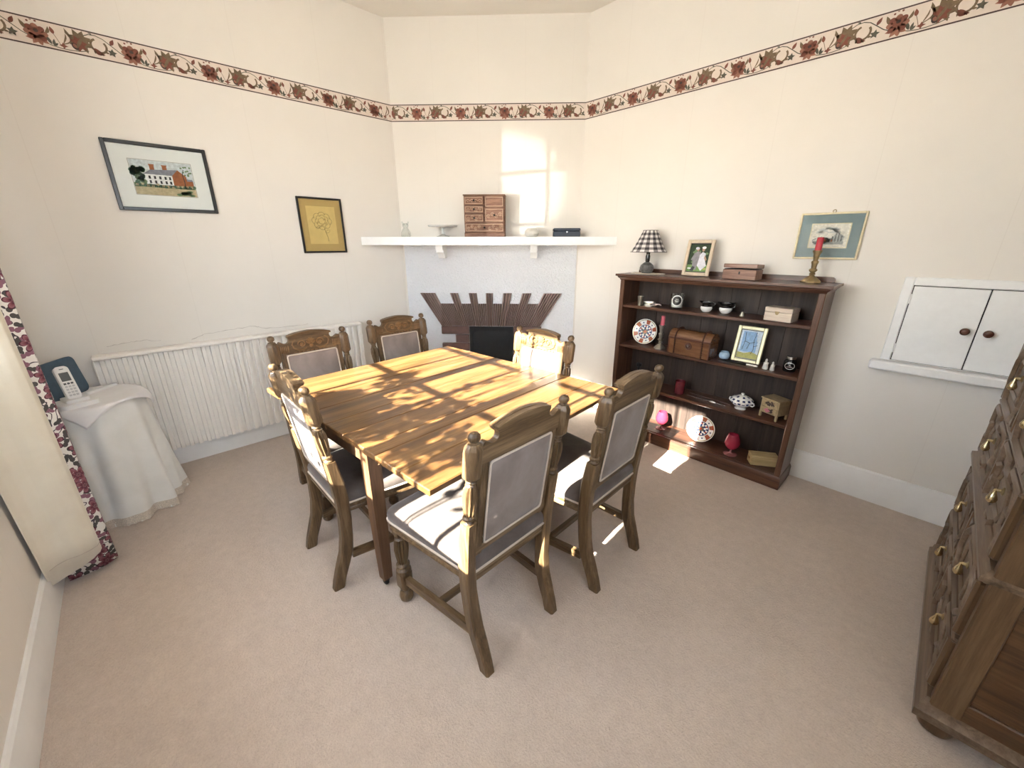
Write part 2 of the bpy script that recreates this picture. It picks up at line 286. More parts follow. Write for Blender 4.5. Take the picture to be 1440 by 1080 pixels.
# ------------------------------------------------------------------ mesh builder
class MB:
    def __init__(s): s.v = []; s.f = []; s.m = []; s.mats = []
    def mi(s, mat):
        if mat is None: return 0
        if mat not in s.mats: s.mats.append(mat)
        return s.mats.index(mat)
    def raw(s, vs, fs, mat=None, M=None):
        o = len(s.v); k = s.mi(mat)
        for p in vs:
            p = Vector(p); s.v.append(M @ p if M else p)
        for f in fs: s.f.append(tuple(i + o for i in f)); s.m.append(k)
        return s
    def box(s, c, d, bev=0.0, mat=None, M=None):
        hx, hy, hz = d[0] / 2, d[1] / 2, d[2] / 2
        R = Matrix.Translation(Vector(c)); R = M @ R if M else R
        b = min(bev, hx * 0.95, hy * 0.95, hz * 0.95)
        if b <= 0:
            vs = [(x, y, z) for z in (-hz, hz) for y in (-hy, hy) for x in (-hx, hx)]
            return s.raw(vs, [(0, 2, 3, 1), (4, 5, 7, 6), (0, 1, 5, 4), (2, 6, 7, 3), (0, 4, 6, 2), (1, 3, 7, 5)], mat, R)
        vs = []
        for sx in (-1, 1):
            for sy in (-1, 1):
                for sz in (-1, 1):
                    vs += [(sx * hx, sy * (hy - b), sz * (hz - b)), (sx * (hx - b), sy * hy, sz * (hz - b)), (sx * (hx - b), sy * (hy - b), sz * hz)]
        def ix(sx, sy, sz, a): return ((sx > 0) * 4 + (sy > 0) * 2 + (sz > 0)) * 3 + a
        fs = []
        for a in range(3):
            for sg in (-1, 1):
                q = []
                for (p, r) in ((-1, -1), (1, -1), (1, 1), (-1, 1)):
                    t = [0, 0, 0]; t[a] = sg; t[(a + 1) % 3] = p; t[(a + 2) % 3] = r; q.append(ix(*t, a))
                fs.append(tuple(q if sg > 0 else q[::-1]))
        for a in range(3):
            b1, c1 = (a + 1) % 3, (a + 2) % 3
            for p in (-1, 1):
                for r in (-1, 1):
                    t0 = [0, 0, 0]; t0[a] = -1; t0[b1] = p; t0[c1] = r; t1 = list(t0); t1[a] = 1
                    q = [ix(*t0, b1), ix(*t1, b1), ix(*t1, c1), ix(*t0, c1)]
                    fs.append(tuple(q if p * r < 0 else q[::-1]))
        for sx in (-1, 1):
            for sy in (-1, 1):
                for sz in (-1, 1):
                    q = [ix(sx, sy, sz, 0), ix(sx, sy, sz, 1), ix(sx, sy, sz, 2)]
                    fs.append(tuple(q if sx * sy * sz > 0 else q[::-1]))
        return s.raw(vs, fs, mat, R)
    def lathe(s, prof, n=24, c=(0, 0, 0), mat=None, M=None, cap=True, flutes=0, depth=0.12, matf=None, shear=None, rot=0):
        """prof: (r, z) or (r, z, 1) where the third value turns fluting on"""
        vs = []; fs = []; R = Matrix.Translation(Vector(c)); R = M @ R if M else R
        for p in prof:
            r, z = p[0], p[1]; fl = p[2] if len(p) > 2 else 0
            for i in range(n):
                a = 2 * PI * i / n + rot
                rr = r * (1 - fl * depth * (0.5 + 0.5 * math.cos(flutes * a))) if flutes else r
                q = [rr * math.cos(a), rr * math.sin(a), z]
                if shear: q[1] += shear(z)
                vs.append(q)
        k = len(prof); ms = []
        for j in range(k - 1):
            for i in range(n):
                i2 = (i + 1) % n
                fs.append((j * n + i, j * n + i2, (j + 1) * n + i2, (j + 1) * n + i)); ms.append(matf(i, j) if matf else mat)
        if cap:
            if prof[0][0] > 1e-5: fs.append(tuple(range(n))[::-1]); ms.append(matf(0, 0) if matf else mat)
            if prof[-1][0] > 1e-5: fs.append(tuple((k - 1) * n + i for i in range(n))); ms.append(matf(0, k - 2) if matf else mat)
        o = len(s.v)
        for q in vs: s.v.append(R @ Vector(q))
        for f, mm in zip(fs, ms): s.f.append(tuple(i + o for i in f)); s.m.append(s.mi(mm))
        return s
    def prism(s, poly, h0, h1, mat=None, M=None):
        """2-D polygon (x, y) extruded from z = h0 to h1, then transformed"""
        n = len(poly); vs = [(x, y, h0) for x, y in poly] + [(x, y, h1) for x, y in poly]
        fs = [tuple(range(n))[::-1], tuple(range(n, 2 * n))] + [(i, (i + 1) % n, n + (i + 1) % n, n + i) for i in range(n)]
        return s.raw(vs, fs, mat, M)
    def flat(s, poly, h, mat, M=None):
        return s.raw([(x, y, h) for x, y in poly], [tuple(range(len(poly)))], mat, M)
    def tube(s, pts, r, n=8, mat=None, M=None, closed=False, sec=None, up=None):
        """sweep a circle (or a 2-D section) along a path; r may be a list"""
        P = [Vector(p) for p in pts]; k = len(P); vs = []; fs = []
        sec0 = sec or [(math.cos(2 * PI * i / n), math.sin(2 * PI * i / n)) for i in range(n)]; n = len(sec0)
        prev = None
        for i, p in enumerate(P):
            if closed: t = (P[(i + 1) % k] - P[i - 1])
            else: t = P[min(i + 1, k - 1)] - P[max(i - 1, 0)]
            t.normalize()
            if up is not None: a = Vector(up)
            elif prev is None: a = Vector((0, 0, 1)) if abs(t.z) < 0.9 else Vector((1, 0, 0))
            else: a = prev
            x = (a - t * a.dot(t)); x = x.normalized() if x.length > 1e-6 else Vector((1, 0, 0)); y = t.cross(x); prev = x
            rr = r[i] if isinstance(r, (list, tuple)) else r
            for (u, w) in sec0: vs.append(p + x * (u * rr) + y * (w * rr))
        for i in range(k if closed else k - 1):
            j = (i + 1) % k
            for q in range(n): fs.append((i * n + q, i * n + (q + 1) % n, j * n + (q + 1) % n, j * n + q))
        if not closed: fs += [tuple(range(n))[::-1], tuple((k - 1) * n + q for q in range(n))]
        return s.raw(vs, fs, mat, M)
    def grid(s, fn, nu, nv, mat=None, M=None, closeu=False):
        vs = [fn(i / nu, j / nv) for j in range(nv + 1) for i in range(nu + (0 if closeu else 1))]
        w = nu if closeu else nu + 1
        fs = [(j * w + i, j * w + (i + 1) % w, (j + 1) * w + (i + 1) % w, (j + 1) * w + i) for j in range(nv) for i in range(nu)]
        return s.raw(vs, fs, mat, M)
    def mesh(s, name, smooth=35):
        me = bpy.data.meshes.new(name); me.from_pydata([tuple(v) for v in s.v], [], s.f)
        for m in s.mats: me.materials.append(m)
        if len(s.mats) > 1: me.polygons.foreach_set('material_index', s.m)
        bm = bmesh.new(); bm.from_mesh(me); bmesh.ops.recalc_face_normals(bm, faces=bm.faces); bm.to_mesh(me); bm.free()
        if smooth:
            me.shade_smooth(); me.set_sharp_from_angle(angle=rad(smooth))
        me.update(); return me

def link(name, data, parent=None, M=None):
    o = bpy.data.objects.new(name, data); COL.objects.link(o)
    if parent: o.parent = parent
    if M is not None: o.matrix_local = M
    return o
def part(name, mb, parent, mat=None, M=None, smooth=35, label=None):
    if mat is not None and not mb.mats: mb.mats = [mat]
    o = link(name, mb.mesh(name, smooth) if isinstance(mb, MB) else mb, parent, M)
    if label: o['label'] = label
    return o
def thing(name, label, cat, loc=(0, 0, 0), rz=0, group=None):
    o = link(name, None); o.location = loc; o.rotation_euler = (0, 0, rz); o.empty_display_size = 0.05
    o['label'] = label; o['category'] = cat
    if group: o['group'] = group
    return o
def single(name, mb, mat, label, cat, loc=(0, 0, 0), rz=0, group=None, smooth=35):
    o = part(name, mb, None, mat, smooth=smooth); o.location = loc; o.rotation_euler = (0, 0, rz)
    o['label'] = label; o['category'] = cat
    if group: o['group'] = group
    return o
def struct(name, mb, mat, label=None, smooth=35):
    o = part(name, mb, None, mat, smooth=smooth); o['kind'] = 'structure'
    if label: o['label'] = label
    return o
def dup(root, loc, rz, label, group=None):
    r = root.copy(); COL.objects.link(r); r.location = loc; r.rotation_euler = (0, 0, rz); r['label'] = label
    if group: r['group'] = group
    for ch in list(root.children):
        c = ch.copy(); COL.objects.link(c); c.parent = r
        for g in list(ch.children):
            d = g.copy(); COL.objects.link(d); d.parent = c
    return r
def arc(cx, cy, r, a0, a1, n): return [(cx + r * math.cos(rad(a0 + (a1 - a0) * i / n)), cy + r * math.sin(rad(a0 + (a1 - a0) * i / n))) for i in range(n + 1)]
def rrect(x0, y0, x1, y1, r, n=4):
    return arc(x1 - r, y0 + r, r, -90, 0, n) + arc(x1 - r, y1 - r, r, 0, 90, n) + arc(x0 + r, y1 - r, r, 90, 180, n) + arc(x0 + r, y0 + r, r, 180, 270, n)
def frameM(origin, xdir, ydir):
    """matrix whose local x, y lie along xdir, ydir and z points out of that plane"""
    x = Vector(xdir).normalized(); y = Vector(ydir).normalized(); z = x.cross(y).normalized(); y = z.cross(x)
    M = Matrix.Identity(4)
    for i in range(3): M[i][0] = x[i]; M[i][1] = y[i]; M[i][2] = z[i]; M[i][3] = origin[i]
    return M

# ------------------------------------------------------------------ room shell
XL, YR, YW, XE, ZC = -3.495, 3.045, -0.545, 0.80, 3.155
CL = Vector((XL, 1.9275, 0)); CR = Vector((-2.3475, YR, 0))
CE = (CR - CL).normalized(); CN = Vector((CE.y, -CE.x, 0)); CLEN = (CR - CL).length
T = 0.12
mb = MB(); mb.box(((XL + XE) / 2, (YW + YR) / 2, -0.05), (XE - XL + 2 * T, YR - YW + 2 * T, 0.1)); struct('floor', mb, M_CARPET, 'beige fitted carpet')
mb = MB(); mb.box(((XL + XE) / 2, (YW + YR) / 2, ZC + 0.05), (XE - XL + 2 * T, YR - YW + 2 * T, 0.1)); struct('ceiling', mb, M_CEIL, 'cream painted ceiling')
mb = MB(); mb.box((XL - T / 2, (YW + YR) / 2, ZC / 2), (T, YR - YW + 2 * T, ZC)); wall_left = struct('wall_left', mb, M_WALL, 'cream papered wall with two pictures')
mb = MB(); mb.box(((XL + XE) / 2, YR + T / 2, ZC / 2), (XE - XL, T, ZC)); wall_right = struct('wall_right', mb, M_WALL, 'cream papered wall behind bookcase')
mb = MB(); mb.prism([(CL.x, CL.y), (CR.x, CR.y), (XL, YR)], 0, ZC); wall_chimney = struct('wall_chimney', mb, M_WALL, 'diagonal chimney wall across the corner')
# window wall: panels round the opening
WX0, WX1, WZ0, WZ1 = -2.60, -0.672, 1.10, 2.475
def pierced(name, pieces, label):
    mb = MB()
    for (a, b_) in pieces:
        c = [(a[i] + b_[i]) / 2 for i in range(3)]; d = [abs(b_[i] - a[i]) for i in range(3)]; mb.box(c, d)
    return struct(name, mb, M_WALL, label)
pierced('wall_front', [((XL - T, YW - 0.24, 0), (WX0, YW, ZC)), ((WX1, YW - 0.24, 0), (XE + T, YW, ZC)), ((WX0, YW - 0.24, 0), (WX1, YW, WZ0)), ((WX0, YW - 0.24, WZ1), (WX1, YW, ZC))], 'papered wall below the window')
EY0, EY1, EZ0, EZ1 = -0.36, 0.62, 1.10, 2.475
pierced('wall_back', [((XE, YW, 0), (XE + 0.24, EY0, ZC)), ((XE, EY1, 0), (XE + 0.24, YR + T, ZC)), ((XE, EY0, 0), (XE + 0.24, EY1, EZ0)), ((XE, EY0, EZ1), (XE + 0.24, EY1, ZC))], 'papered wall behind the oak chest')
def window(name, M, u0, u1, z0, z1, mull, bars, zbars, label):
    """local x along the wall, y outwards, z up"""
    root = link(name, None, None, M); root['kind'] = 'structure'; root['label'] = label
    mb = MB(); w = 0.06
    for u in (u0 + w / 2, u1 - w / 2): mb.box((u, 0.10, (z0 + z1) / 2), (w, 0.08, z1 - z0), 0.004)
    for z in (z0 + w / 2, z1 - w / 2): mb.box(((u0 + u1) / 2, 0.10, z), (u1 - u0 - 2 * w, 0.08, w), 0.004)
    part('window_frame', mb, root, M_WHITE)
    for u in mull: part('mullion', MB().box((u, 0.10, (z0 + z1) / 2), (0.075, 0.07, z1 - z0 - 2 * w), 0.004), root, M_WHITE)
    ed = [u0 + w / 2] + list(mull) + [u1 - w / 2]
    for u in bars: part('glazing_bar', MB().box((u, 0.10, (z0 + z1) / 2), (0.022, 0.03, z1 - z0 - 2 * w), 0.003), root, M_WHITE)
    for z in zbars: part('glazing_bar', MB().box(((u0 + u1) / 2, 0.10, z), (u1 - u0 - 2 * w, 0.03, 0.022), 0.003), root, M_WHITE)
    for a, b_ in zip(ed[:-1], ed[1:]):
        part('pane', MB().box(((a + b_) / 2, 0.10, (z0 + z1) / 2), (b_ - a - 0.07, 0.004, z1 - z0 - 2 * w)), root, M_WIN)
    part('window_sill', MB().box(((u0 + u1) / 2, -0.02, z0 - 0.015), (u1 - u0 + 0.02, 0.08, 0.03), 0.006), root, M_WHITE)
    return root
window('window_1', Matrix.Translation((0, YW, 0)) @ Matrix.Scale(-1, 4, (0, 1, 0)), WX0, WX1, WZ0, WZ1, (-2.347, -1.782, -1.237), (-2.04, -1.51, -0.947), (1.415, 1.755, 2.095), 'white casement window with glazing bars')
window('added_fill_window', Matrix.Translation((XE, 0, 0)) @ Matrix.Rotation(PI / 2, 4, 'Z') @ Matrix.Scale(-1, 4, (0, 1, 0)), EY0, EY1, EZ0, EZ1, ((EY0 + EY1) / 2,), (), (1.415, 1.755, 2.095), 'added white window giving fill light beside the oak chest')  # unseen window, added to let in fill light
# skirting boards
def skirt(name, p0, p1, nrm, z=0.192, th=0.022):
    p0 = Vector(p0); p1 = Vector(p1); d = p1 - p0; Ln = d.length
    M = frameM(p0, d, (0, 0, 1)); s = 1 if (M.to_3x3() @ Vector((0, 0, 1))).dot(Vector(nrm)) > 0 else -1
    mb = MB(); prof = [(0, 0), (th, 0), (th, z - 0.03), (th * 0.75, z - 0.018), (th * 0.7, z - 0.008), (th * 0.35, z), (0, z)]
    vs = []; k = len(prof)
    for u in (0, Ln): vs += [(u, q[1], s * q[0]) for q in prof]
    mb.raw(vs, [tuple(range(k)), tuple(range(k, 2 * k))] + [(i, (i + 1) % k, k + (i + 1) % k, k + i) for i in range(k)], None, M)
    return struct(name, mb, M_SKIRT, 'white painted skirting board')
skirt('baseboard_left', (XL, YW, 0), CL, (1, 0, 0)); skirt('baseboard_right', CR, (XE, YR, 0), (0, -1, 0), z=0.192)
skirt('baseboard_front', (XL, YW, 0), (XE, YW, 0), (0, 1, 0), 0.16); skirt('baseboard_back', (XE, YW, 0), (XE, YR, 0), (-1, 0, 0))

# textured plaster panel on the chimney wall
MC = frameM(CL, CE, (0, 0, 1))     # local x along the chimney wall, y up, z towards the room
assert (MC.to_3x3() @ Vector((0, 0, 1))).dot(CN) > 0.9
mb = MB(); mb.box((CLEN / 2, 0.745, 0.004), (CLEN - 0.03, 1.49, 0.008), 0, None, MC)
part('plaster_panel', mb, wall_chimney, M_PLASTER, label='white stippled plaster panel')
# hairline crack above the radiator
CRACK1 = [(-0.17, 0.895), (-0.065, 0.906), (0.008, 0.908), (0.108, 0.884)]
CRACK2 = [(0.25, 0.872), (0.326, 0.898), (0.48, 0.907), (0.635, 0.917), (0.69, 0.890), (0.826, 0.878), (1.051, 0.882)]
def crackline(pts, w):
    out = []
    for (a, b_) in zip(pts[:-1], pts[1:]):
        for q in range(6): t_ = q / 6; out.append((XL + 0.0006, a[0] * (1 - t_) + b_[0] * t_, a[1] * (1 - t_) + b_[1] * t_ + rnd.uniform(-0.004, 0.004)))
    part('crack', MB().tube(out, [w * (0.4 + 0.8 * rnd.random()) for _ in out], 4), wall_left, plain('crack_grey', (0.42, 0.37, 0.33), 0.9))
crackline(CRACK1, 0.0011); crackline(CRACK2, 0.0014)

# ------------------------------------------------------------------ wallpaper border with printed motifs
REP = 0.363; BZ0, BZ1 = 2.455, 2.577; BH = BZ1 - BZ0
def ell(cx, cy, a, b_, rot=0, n=10):
    c, s = math.cos(rad(rot)), math.sin(rad(rot))
    return [(cx + a * math.cos(2 * PI * i / n) * c - b_ * math.sin(2 * PI * i / n) * s, cy + a * math.cos(2 * PI * i / n) * s + b_ * math.sin(2 * PI * i / n) * c) for i in range(n)]
def leafp(x0, y0, x1, y1, w, bend=0.0, n=6):
    dx, dy = x1 - x0, y1 - y0; L_ = math.hypot(dx, dy); nx, ny = -dy / L_, dx / L_
    a = []; b_ = []
    for i in range(n + 1):
        t_ = i / n; h = w * math.sin(PI * t_ ** 0.8); c = bend * math.sin(PI * t_)
        a.append((x0 + dx * t_ + nx * (h + c), y0 + dy * t_ + ny * (h + c))); b_.append((x0 + dx * t_ + nx * (c - h), y0 + dy * t_ + ny * (c - h)))
    return a + b_[::-1][1:-1]
def strip(pts, w):
    out = []; k = len(pts); A = []; B = []
    for i in range(k):
        p = Vector(pts[i]); t_ = Vector(pts[min(i + 1, k - 1)]) - Vector(pts[max(i - 1, 0)]); t_.normalize(); nn = Vector((-t_.y, t_.x)) * w / 2
        A.append(p + nn); B.append(p - nn)
    for i in range(k - 1): out.append([tuple(A[i]), tuple(A[i + 1]), tuple(B[i + 1]), tuple(B[i])])
    return out
def jag(cx, cy, r, rot, n=9, inner=0.55, sy=1.0):
    p = []
    for i in range(2 * n):
        a = rad(rot) + PI * i / n; q = r if i % 2 == 0 else r * inner
        p.append((cx + q * math.cos(a), cy + q * math.sin(a) * sy))
    return p
def fanpoly(poly, c):   # star-shaped polygon as triangles
    return [[c, poly[i], poly[(i + 1) % len(poly)]] for i in range(len(poly))]
H_ = BH
ELEM = []   # (polygon list, material)
def E_(polys, mat, lay, g=None):
    if g is None: g = GROW
    ELEM.append(([[(g[0] + (x - g[0]) * g[2], min(BH - 0.012, max(0.004, g[1] + (y - g[1]) * g[3]))) for x, y in p] for p in polys], mat, lay))
GROW = (0.045, 0.055, 1.32, 1.22)
# rose
for a in range(0, 360, 45): E_([ell(0.045 + 0.019 * math.cos(rad(a)), 0.055 + 0.019 * math.sin(rad(a)), 0.014, 0.011, a)], I_RUST if a % 90 else I_RUSTL, 2)
for a in (200, 240, 280, 320): E_([leafp(0.047, 0.04, 0.047 + 0.036 * math.cos(rad(a)), 0.045 + 0.034 * math.sin(rad(a)), 0.008)], I_RUSTL, 1)
E_([ell(0.045, 0.06, 0.015, 0.012, 20)], I_RUST, 3); E_([ell(0.046, 0.063, 0.007, 0.006)], I_LINE, 4)
for (x_, y_) in ((0.030, 0.092), (0.040, 0.100), (0.052, 0.097)): E_([ell(x_, y_, 0.0035, 0.0035)], I_RUST, 1)
E_([leafp(0.022, 0.06, 0.008, 0.092, 0.006)], I_OLIVE, 1); E_([leafp(0.07, 0.06, 0.082, 0.088, 0.005, -0.004)], I_OLIVE, 1)
E_(strip([(0.055, 0.03), (0.08, 0.022), (0.105, 0.018), (0.13, 0.018), (0.16, 0.022), (0.185, 0.03)], 0.0028), I_DARKG, 0)
# upright leaves and a bud
GROW = (0.11, 0.04, 1.15, 1.1)
E_([leafp(0.095, 0.02, 0.080, 0.056, 0.006)], I_DARKG, 1); E_([leafp(0.10, 0.018, 0.106, 0.045, 0.005)], I_DARKG, 1); E_([leafp(0.10, 0.018, 0.116, 0.03, 0.005)], I_DARKG, 1)
E_(strip([(0.125, 0.02), (0.115, 0.05), (0.108, 0.068)], 0.002), I_OLIVE, 0); E_([leafp(0.109, 0.064, 0.103, 0.092, 0.007)], I_RUST, 1)
# curled pod
GROW = (0.145, 0.06, 1.25, 1.08)
E_([leafp(0.138, 0.03, 0.152, 0.102, 0.011, -0.014)], I_OLIVE, 1); E_([leafp(0.141, 0.036, 0.150, 0.085, 0.005, -0.012)], I_STRIP, 2); E_(fanpoly(jag(0.137, 0.026, 0.014, 90, 4, 0.45), (0.137, 0.026)), I_RUST, 2)
# jagged leaf
GROW = (0.205, 0.055, 1.15, 1.2)
E_(fanpoly(jag(0.205, 0.06, 0.043, 25, 8, 0.62, 1.05), (0.205, 0.06)), I_OLIVE, 1); E_(fanpoly(jag(0.198, 0.05, 0.030, 60, 7, 0.6), (0.198, 0.05)), I_RUST, 2); E_([leafp(0.185, 0.028, 0.222, 0.088, 0.006)], I_OLIVE, 3)
E_([ell(0.183, 0.036, 0.011, 0.014, 30)], I_LINE, 2); E_([ell(0.182, 0.038, 0.006, 0.008, 30)], I_RUSTL, 3)
# scroll with thorny leaf
GROW = (0.282, 0.06, 1.2, 1.15)
E_(strip([(0.23, 0.085), (0.25, 0.096), (0.272, 0.098), (0.295, 0.09), (0.318, 0.072), (0.345, 0.05), (0.375, 0.035)], 0.0032), I_DARKG, 0)
E_(strip(arc(0.276, 0.058, 0.026, 110, 400, 14), 0.008), I_OLIVE, 1); E_([leafp(0.256, 0.046, 0.292, 0.026, 0.010, -0.006)], I_RUST, 2)
for a in (150, 190, 230, 270, 310): E_([leafp(0.276 + 0.024 * math.cos(rad(a)), 0.058 + 0.024 * math.sin(rad(a)), 0.276 + 0.042 * math.cos(rad(a + 14)), 0.058 + 0.038 * math.sin(rad(a + 14)), 0.004)], I_OLIVE, 2)
E_(fanpoly(jag(0.318, 0.042, 0.017, 10, 5, 0.5), (0.318, 0.042)), I_DARKG, 2); E_([leafp(0.318, 0.072, 0.332, 0.098, 0.007)], I_RUST, 1); E_([leafp(0.262, 0.098, 0.245, 0.112, 0.004)], I_DARKG, 1)
def border(name, p0, p1, nrm, phase, label):
    p0 = Vector(p0); p1 = Vector(p1); Ln = (p1 - p0).length
    M = frameM((p0.x, p0.y, BZ0), p1 - p0, (0, 0, 1)); assert (M.to_3x3() @ Vector((0, 0, 1))).dot(Vector(nrm)) > 0.5
    root = struct(name, MB().box((Ln / 2, BH / 2, 0.0006), (Ln, BH, 0.0012), 0, None, M), I_STRIP, label, 0)
    mb = MB()
    for y in (0.0035, BH - 0.0035): mb.box((Ln / 2, y, 0.0014), (Ln, 0.006, 0.0008), 0, None, M)
    part('border_line', mb, root, I_LINE)
    u = -phase
    while u < Ln:
        mb = MB()
        for polys, mat, lay in ELEM:
            for p in polys:
                q = [(x + u, y + 0.004) for x, y in p]
                if min(a for a, _ in q) < 0.002 or max(a for a, _ in q) > Ln - 0.002: continue
                mb.flat(q, 0.0014 + 0.0002 * lay, mat, M)
        if mb.v: part('printed_motif', mb, root, None, smooth=0)
        u += REP
    return (phase + Ln) % REP
ph = border('trim_1', (XL, YW, 0), CL, (1, 0, 0), 0.262, 'floral wallpaper border on the wall with the radiator')
ph = border('trim_2', CL, CR, CN, ph, 'floral wallpaper border above the mantel shelf')
border('trim_3', CR, (XE, YR, 0), (0, -1, 0), ph, 'floral wallpaper border above the bookcase')

# ------------------------------------------------------------------ mantel shelf (wall to wall across the corner)
mt = thing('mantel_shelf', 'long white mantel shelf running wall to wall across the corner', 'shelf', tuple(CL))
MC0 = MC.copy(); MC0.translation = Vector((0, 0, 0))
D_ = 0.28; kL = D_ * 0.698 / 0.716 ; kR = D_ * 0.716 / 0.698   # how far the walls flare at that depth
def shelfpoly(d, ins=0.004): return [(ins, 0.002), (CLEN - ins, 0.002), (CLEN + d * 1.0 * 0.716 / 0.698 - ins * 2, d), (-d * 0.698 / 0.716 + ins * 2, d)]
mb = MB(); MS = MC0 @ Matrix(((1, 0, 0, 0), (0, 0, 1, 0), (0, 1, 0, 0), (0, 0, 0, 1)))   # poly (u, out), extruded up
mb.prism(shelfpoly(D_), 1.487, 1.553, None, MS); part('shelf_board', mb, mt, M_WHITE)
for u in (0.378, 1.197):
    mb = MB(); prof = [(0.01, 1.487), (0.20, 1.487), (0.20, 1.445), (0.165, 1.445), (0.165, 1.425), (0.12, 1.405), (0.10, 1.375), (0.01, 1.375)]
    vs = []; k = len(prof)
    for s_ in (-0.03, 0.03): vs += [(u + s_, z, d) for d, z in prof]
    mb.raw(vs, [tuple(range(k)), tuple(range(k, 2 * k))] + [(i, (i + 1) % k, k + (i + 1) % k, k + i) for i in range(k)], None, MC0)
    part('bracket', mb, mt, M_WHITE)

# ------------------------------------------------------------------ fireplace
fp = thing('fireplace', 'stepped fan of fluted brown tiles around a black fire opening', 'fireplace', tuple(CL))
def fx(px): return 0.132 + (px - 60) / 1205 * 1.339
def fb(px): return 0.322 + (px - 60) / 1205 * 0.951
TALL = [(60, 190), (315, 385), (475, 545), (620, 683), (768, 842), (930, 1008), (1110, 1265)]
segs = []
for i, (a, b_) in enumerate(TALL):
    segs.append((a, b_, 1.06))
    if i < 6: segs.append((b_, TALL[i + 1][0], 0.962))
ZB, ZT = 0.752, 1.06
def fu(px, z): t_ = (z - ZB) / (ZT - ZB); return fb(px) * (1 - t_) + fx(px) * t_
for (a, b_, zt) in segs:
    wide = b_ - a; nr = max(3, round(wide / (19 if zt < 1.0 else 22))); proud = 0.036 if zt > 1.0 else 0.028
    mb = MB(); vs = []; fs = []; cols = nr * 4 + 1
    for z in (ZB, zt):
        for i in range(cols):
            t_ = i / (cols - 1); px = a + 0.5 + (wide - 1) * t_
            h = proud - 0.022 + 0.028 * abs(math.sin(PI * nr * t_)) ** 0.6 ; vs.append((fu(px, z), z, h))
        vs.append((fu(b_ - 0.5, z), z, 0.004)); vs.append((fu(a + 0.5, z), z, 0.004))
    k = cols + 2
    fs = [(i, (i + 1) % k, k + (i + 1) % k, k + i) for i in range(k)] + [tuple(range(k))[::-1], tuple(range(k, 2 * k))]
    mb.raw(vs, fs, None, MC0); part('fluted_tile', mb, fp, M_RIB, smooth=60)
# stepped bricks beside the opening
rows = []; z = ZB - 0.004
for r in range(9):
    h = 0.075
    wl_ = 0.268 if r % 2 == 0 else 0.13
    rows.append((z - h, z, wl_)); z -= h + 0.008
for (z0, z1, w_) in rows:
    for s_, ue in ((-1, 0.59), (1, 1.016)):
        u0, u1 = (ue - w_, ue - 0.003) if s_ < 0 else (ue + 0.003, ue + w_)
        part('brick', MB().box(((u0 + u1) / 2, (max(z0, 0.002) + z1) / 2, 0.02), (u1 - u0, z1 - max(z0, 0.002), 0.034), 0.004, None, MC0), fp, M_BRICK)
mb = MB(); mb.box((0.8, 0.37, 0.0095), (0.45 + 0.25, 0.74, 0.003), 0, None, MC0); part('grout_bed', mb, fp, M_MORTAR)
mb = MB()   # black iron insert with rounded top corners
op = [(0.592, 0.0), (1.014, 0.0)] + [(1.014, 0.745 - 0.01 * (6 - q)) if q < 6 else (1.014, 0.745) for q in range(7)] + [(0.592, 0.745 - 0.01 * q) for q in range(7)]
ip = [(0.625, 0.03), (0.981, 0.03)] + arc(0.981 - 0.05, 0.705 - 0.05, 0.05, 0, 90, 6) + arc(0.625 + 0.05, 0.705 - 0.05, 0.05, 90, 180, 6)
k = len(op); vs = [(x, y, 0.03) for x, y in op] + [(x, y, 0.024) for x, y in ip] + [(x, y, 0.012) for x, y in op] + [(x, y, 0.013) for x, y in ip]
fs = [(i, (i + 1) % k, k + (i + 1) % k, k + i) for i in range(k)] + [(i, (i + 1) % k, 2 * k + (i + 1) % k, 2 * k + i) for i in range(k)] + [(k + i, k + (i + 1) % k, 3 * k + (i + 1) % k, 3 * k + i) for i in range(k)]
mb.raw(vs, fs, M_IRON, MC0); mb.raw([(x, y, 0.0125) for x, y in ip], [tuple(range(k))], M_OPENING, MC0); part('fire_insert', mb, fp, None)  # flat black sheet closes the opening, no hollow behind
part('hearth', MB().box((0.8, 0.02, 0.19), (1.05, 0.04, 0.30), 0.006, None, MC0), fp, M_BRICK)

# ------------------------------------------------------------------ radiator
ra = thing('radiator', 'white ribbed panel radiator on the wall below two pictures', 'radiator', (XL, 0.585, 0))
RY = 0.83; RZ0, RZ1 = 0.14, 0.855
mb = MB(); prof = []; per = 0.0332 * 1.5; nper = int(2 * RY / per)
per = 2 * RY / nper
for i in range(nper):
    y0 = -RY + i * per
    prof += [(y0, 0.058), (y0 + per * .44, 0.058), (y0 + per * .52, 0.083), (y0 + per * .92, 0.083)]
prof += [(RY, 0.060)]
k = len(prof); vs = [(x, y, z) for z in (RZ0, RZ1 - 0.025) for y, x in prof]
mb.raw(vs, [(i, i + 1, k + i + 1, k + i) for i in range(k - 1)]); part('ribbed_panel', mb, ra, M_RAD, smooth=50)
mb = MB(); mb.box((0.055, 0, RZ1 - 0.012), (0.085, 2 * RY + 0.01, 0.024), 0.006); part('top_cover', mb, ra, M_RAD)
for s_ in (-1, 1): part('side_cover', MB().box((0.053, s_ * (RY + 0.0015), (RZ0 + RZ1) / 2 - 0.01), (0.06, 0.007, RZ1 - RZ0 - 0.03), 0.002), ra, M_RAD)
mb = MB(); mb.box((0.035, 0, RZ0 + 0.33), (0.03, 2 * RY - 0.02, 0.64)); part('rear_panel', mb, ra, M_RAD)
for s_ in (-1, 1):
    part('pipe', MB().tube([(0.045, s_ * (RY + 0.045), 0.0), (0.045, s_ * (RY + 0.045), 0.17), (0.045, s_ * (RY - 0.005), 0.175)], 0.008, 8), ra, M_RAD)

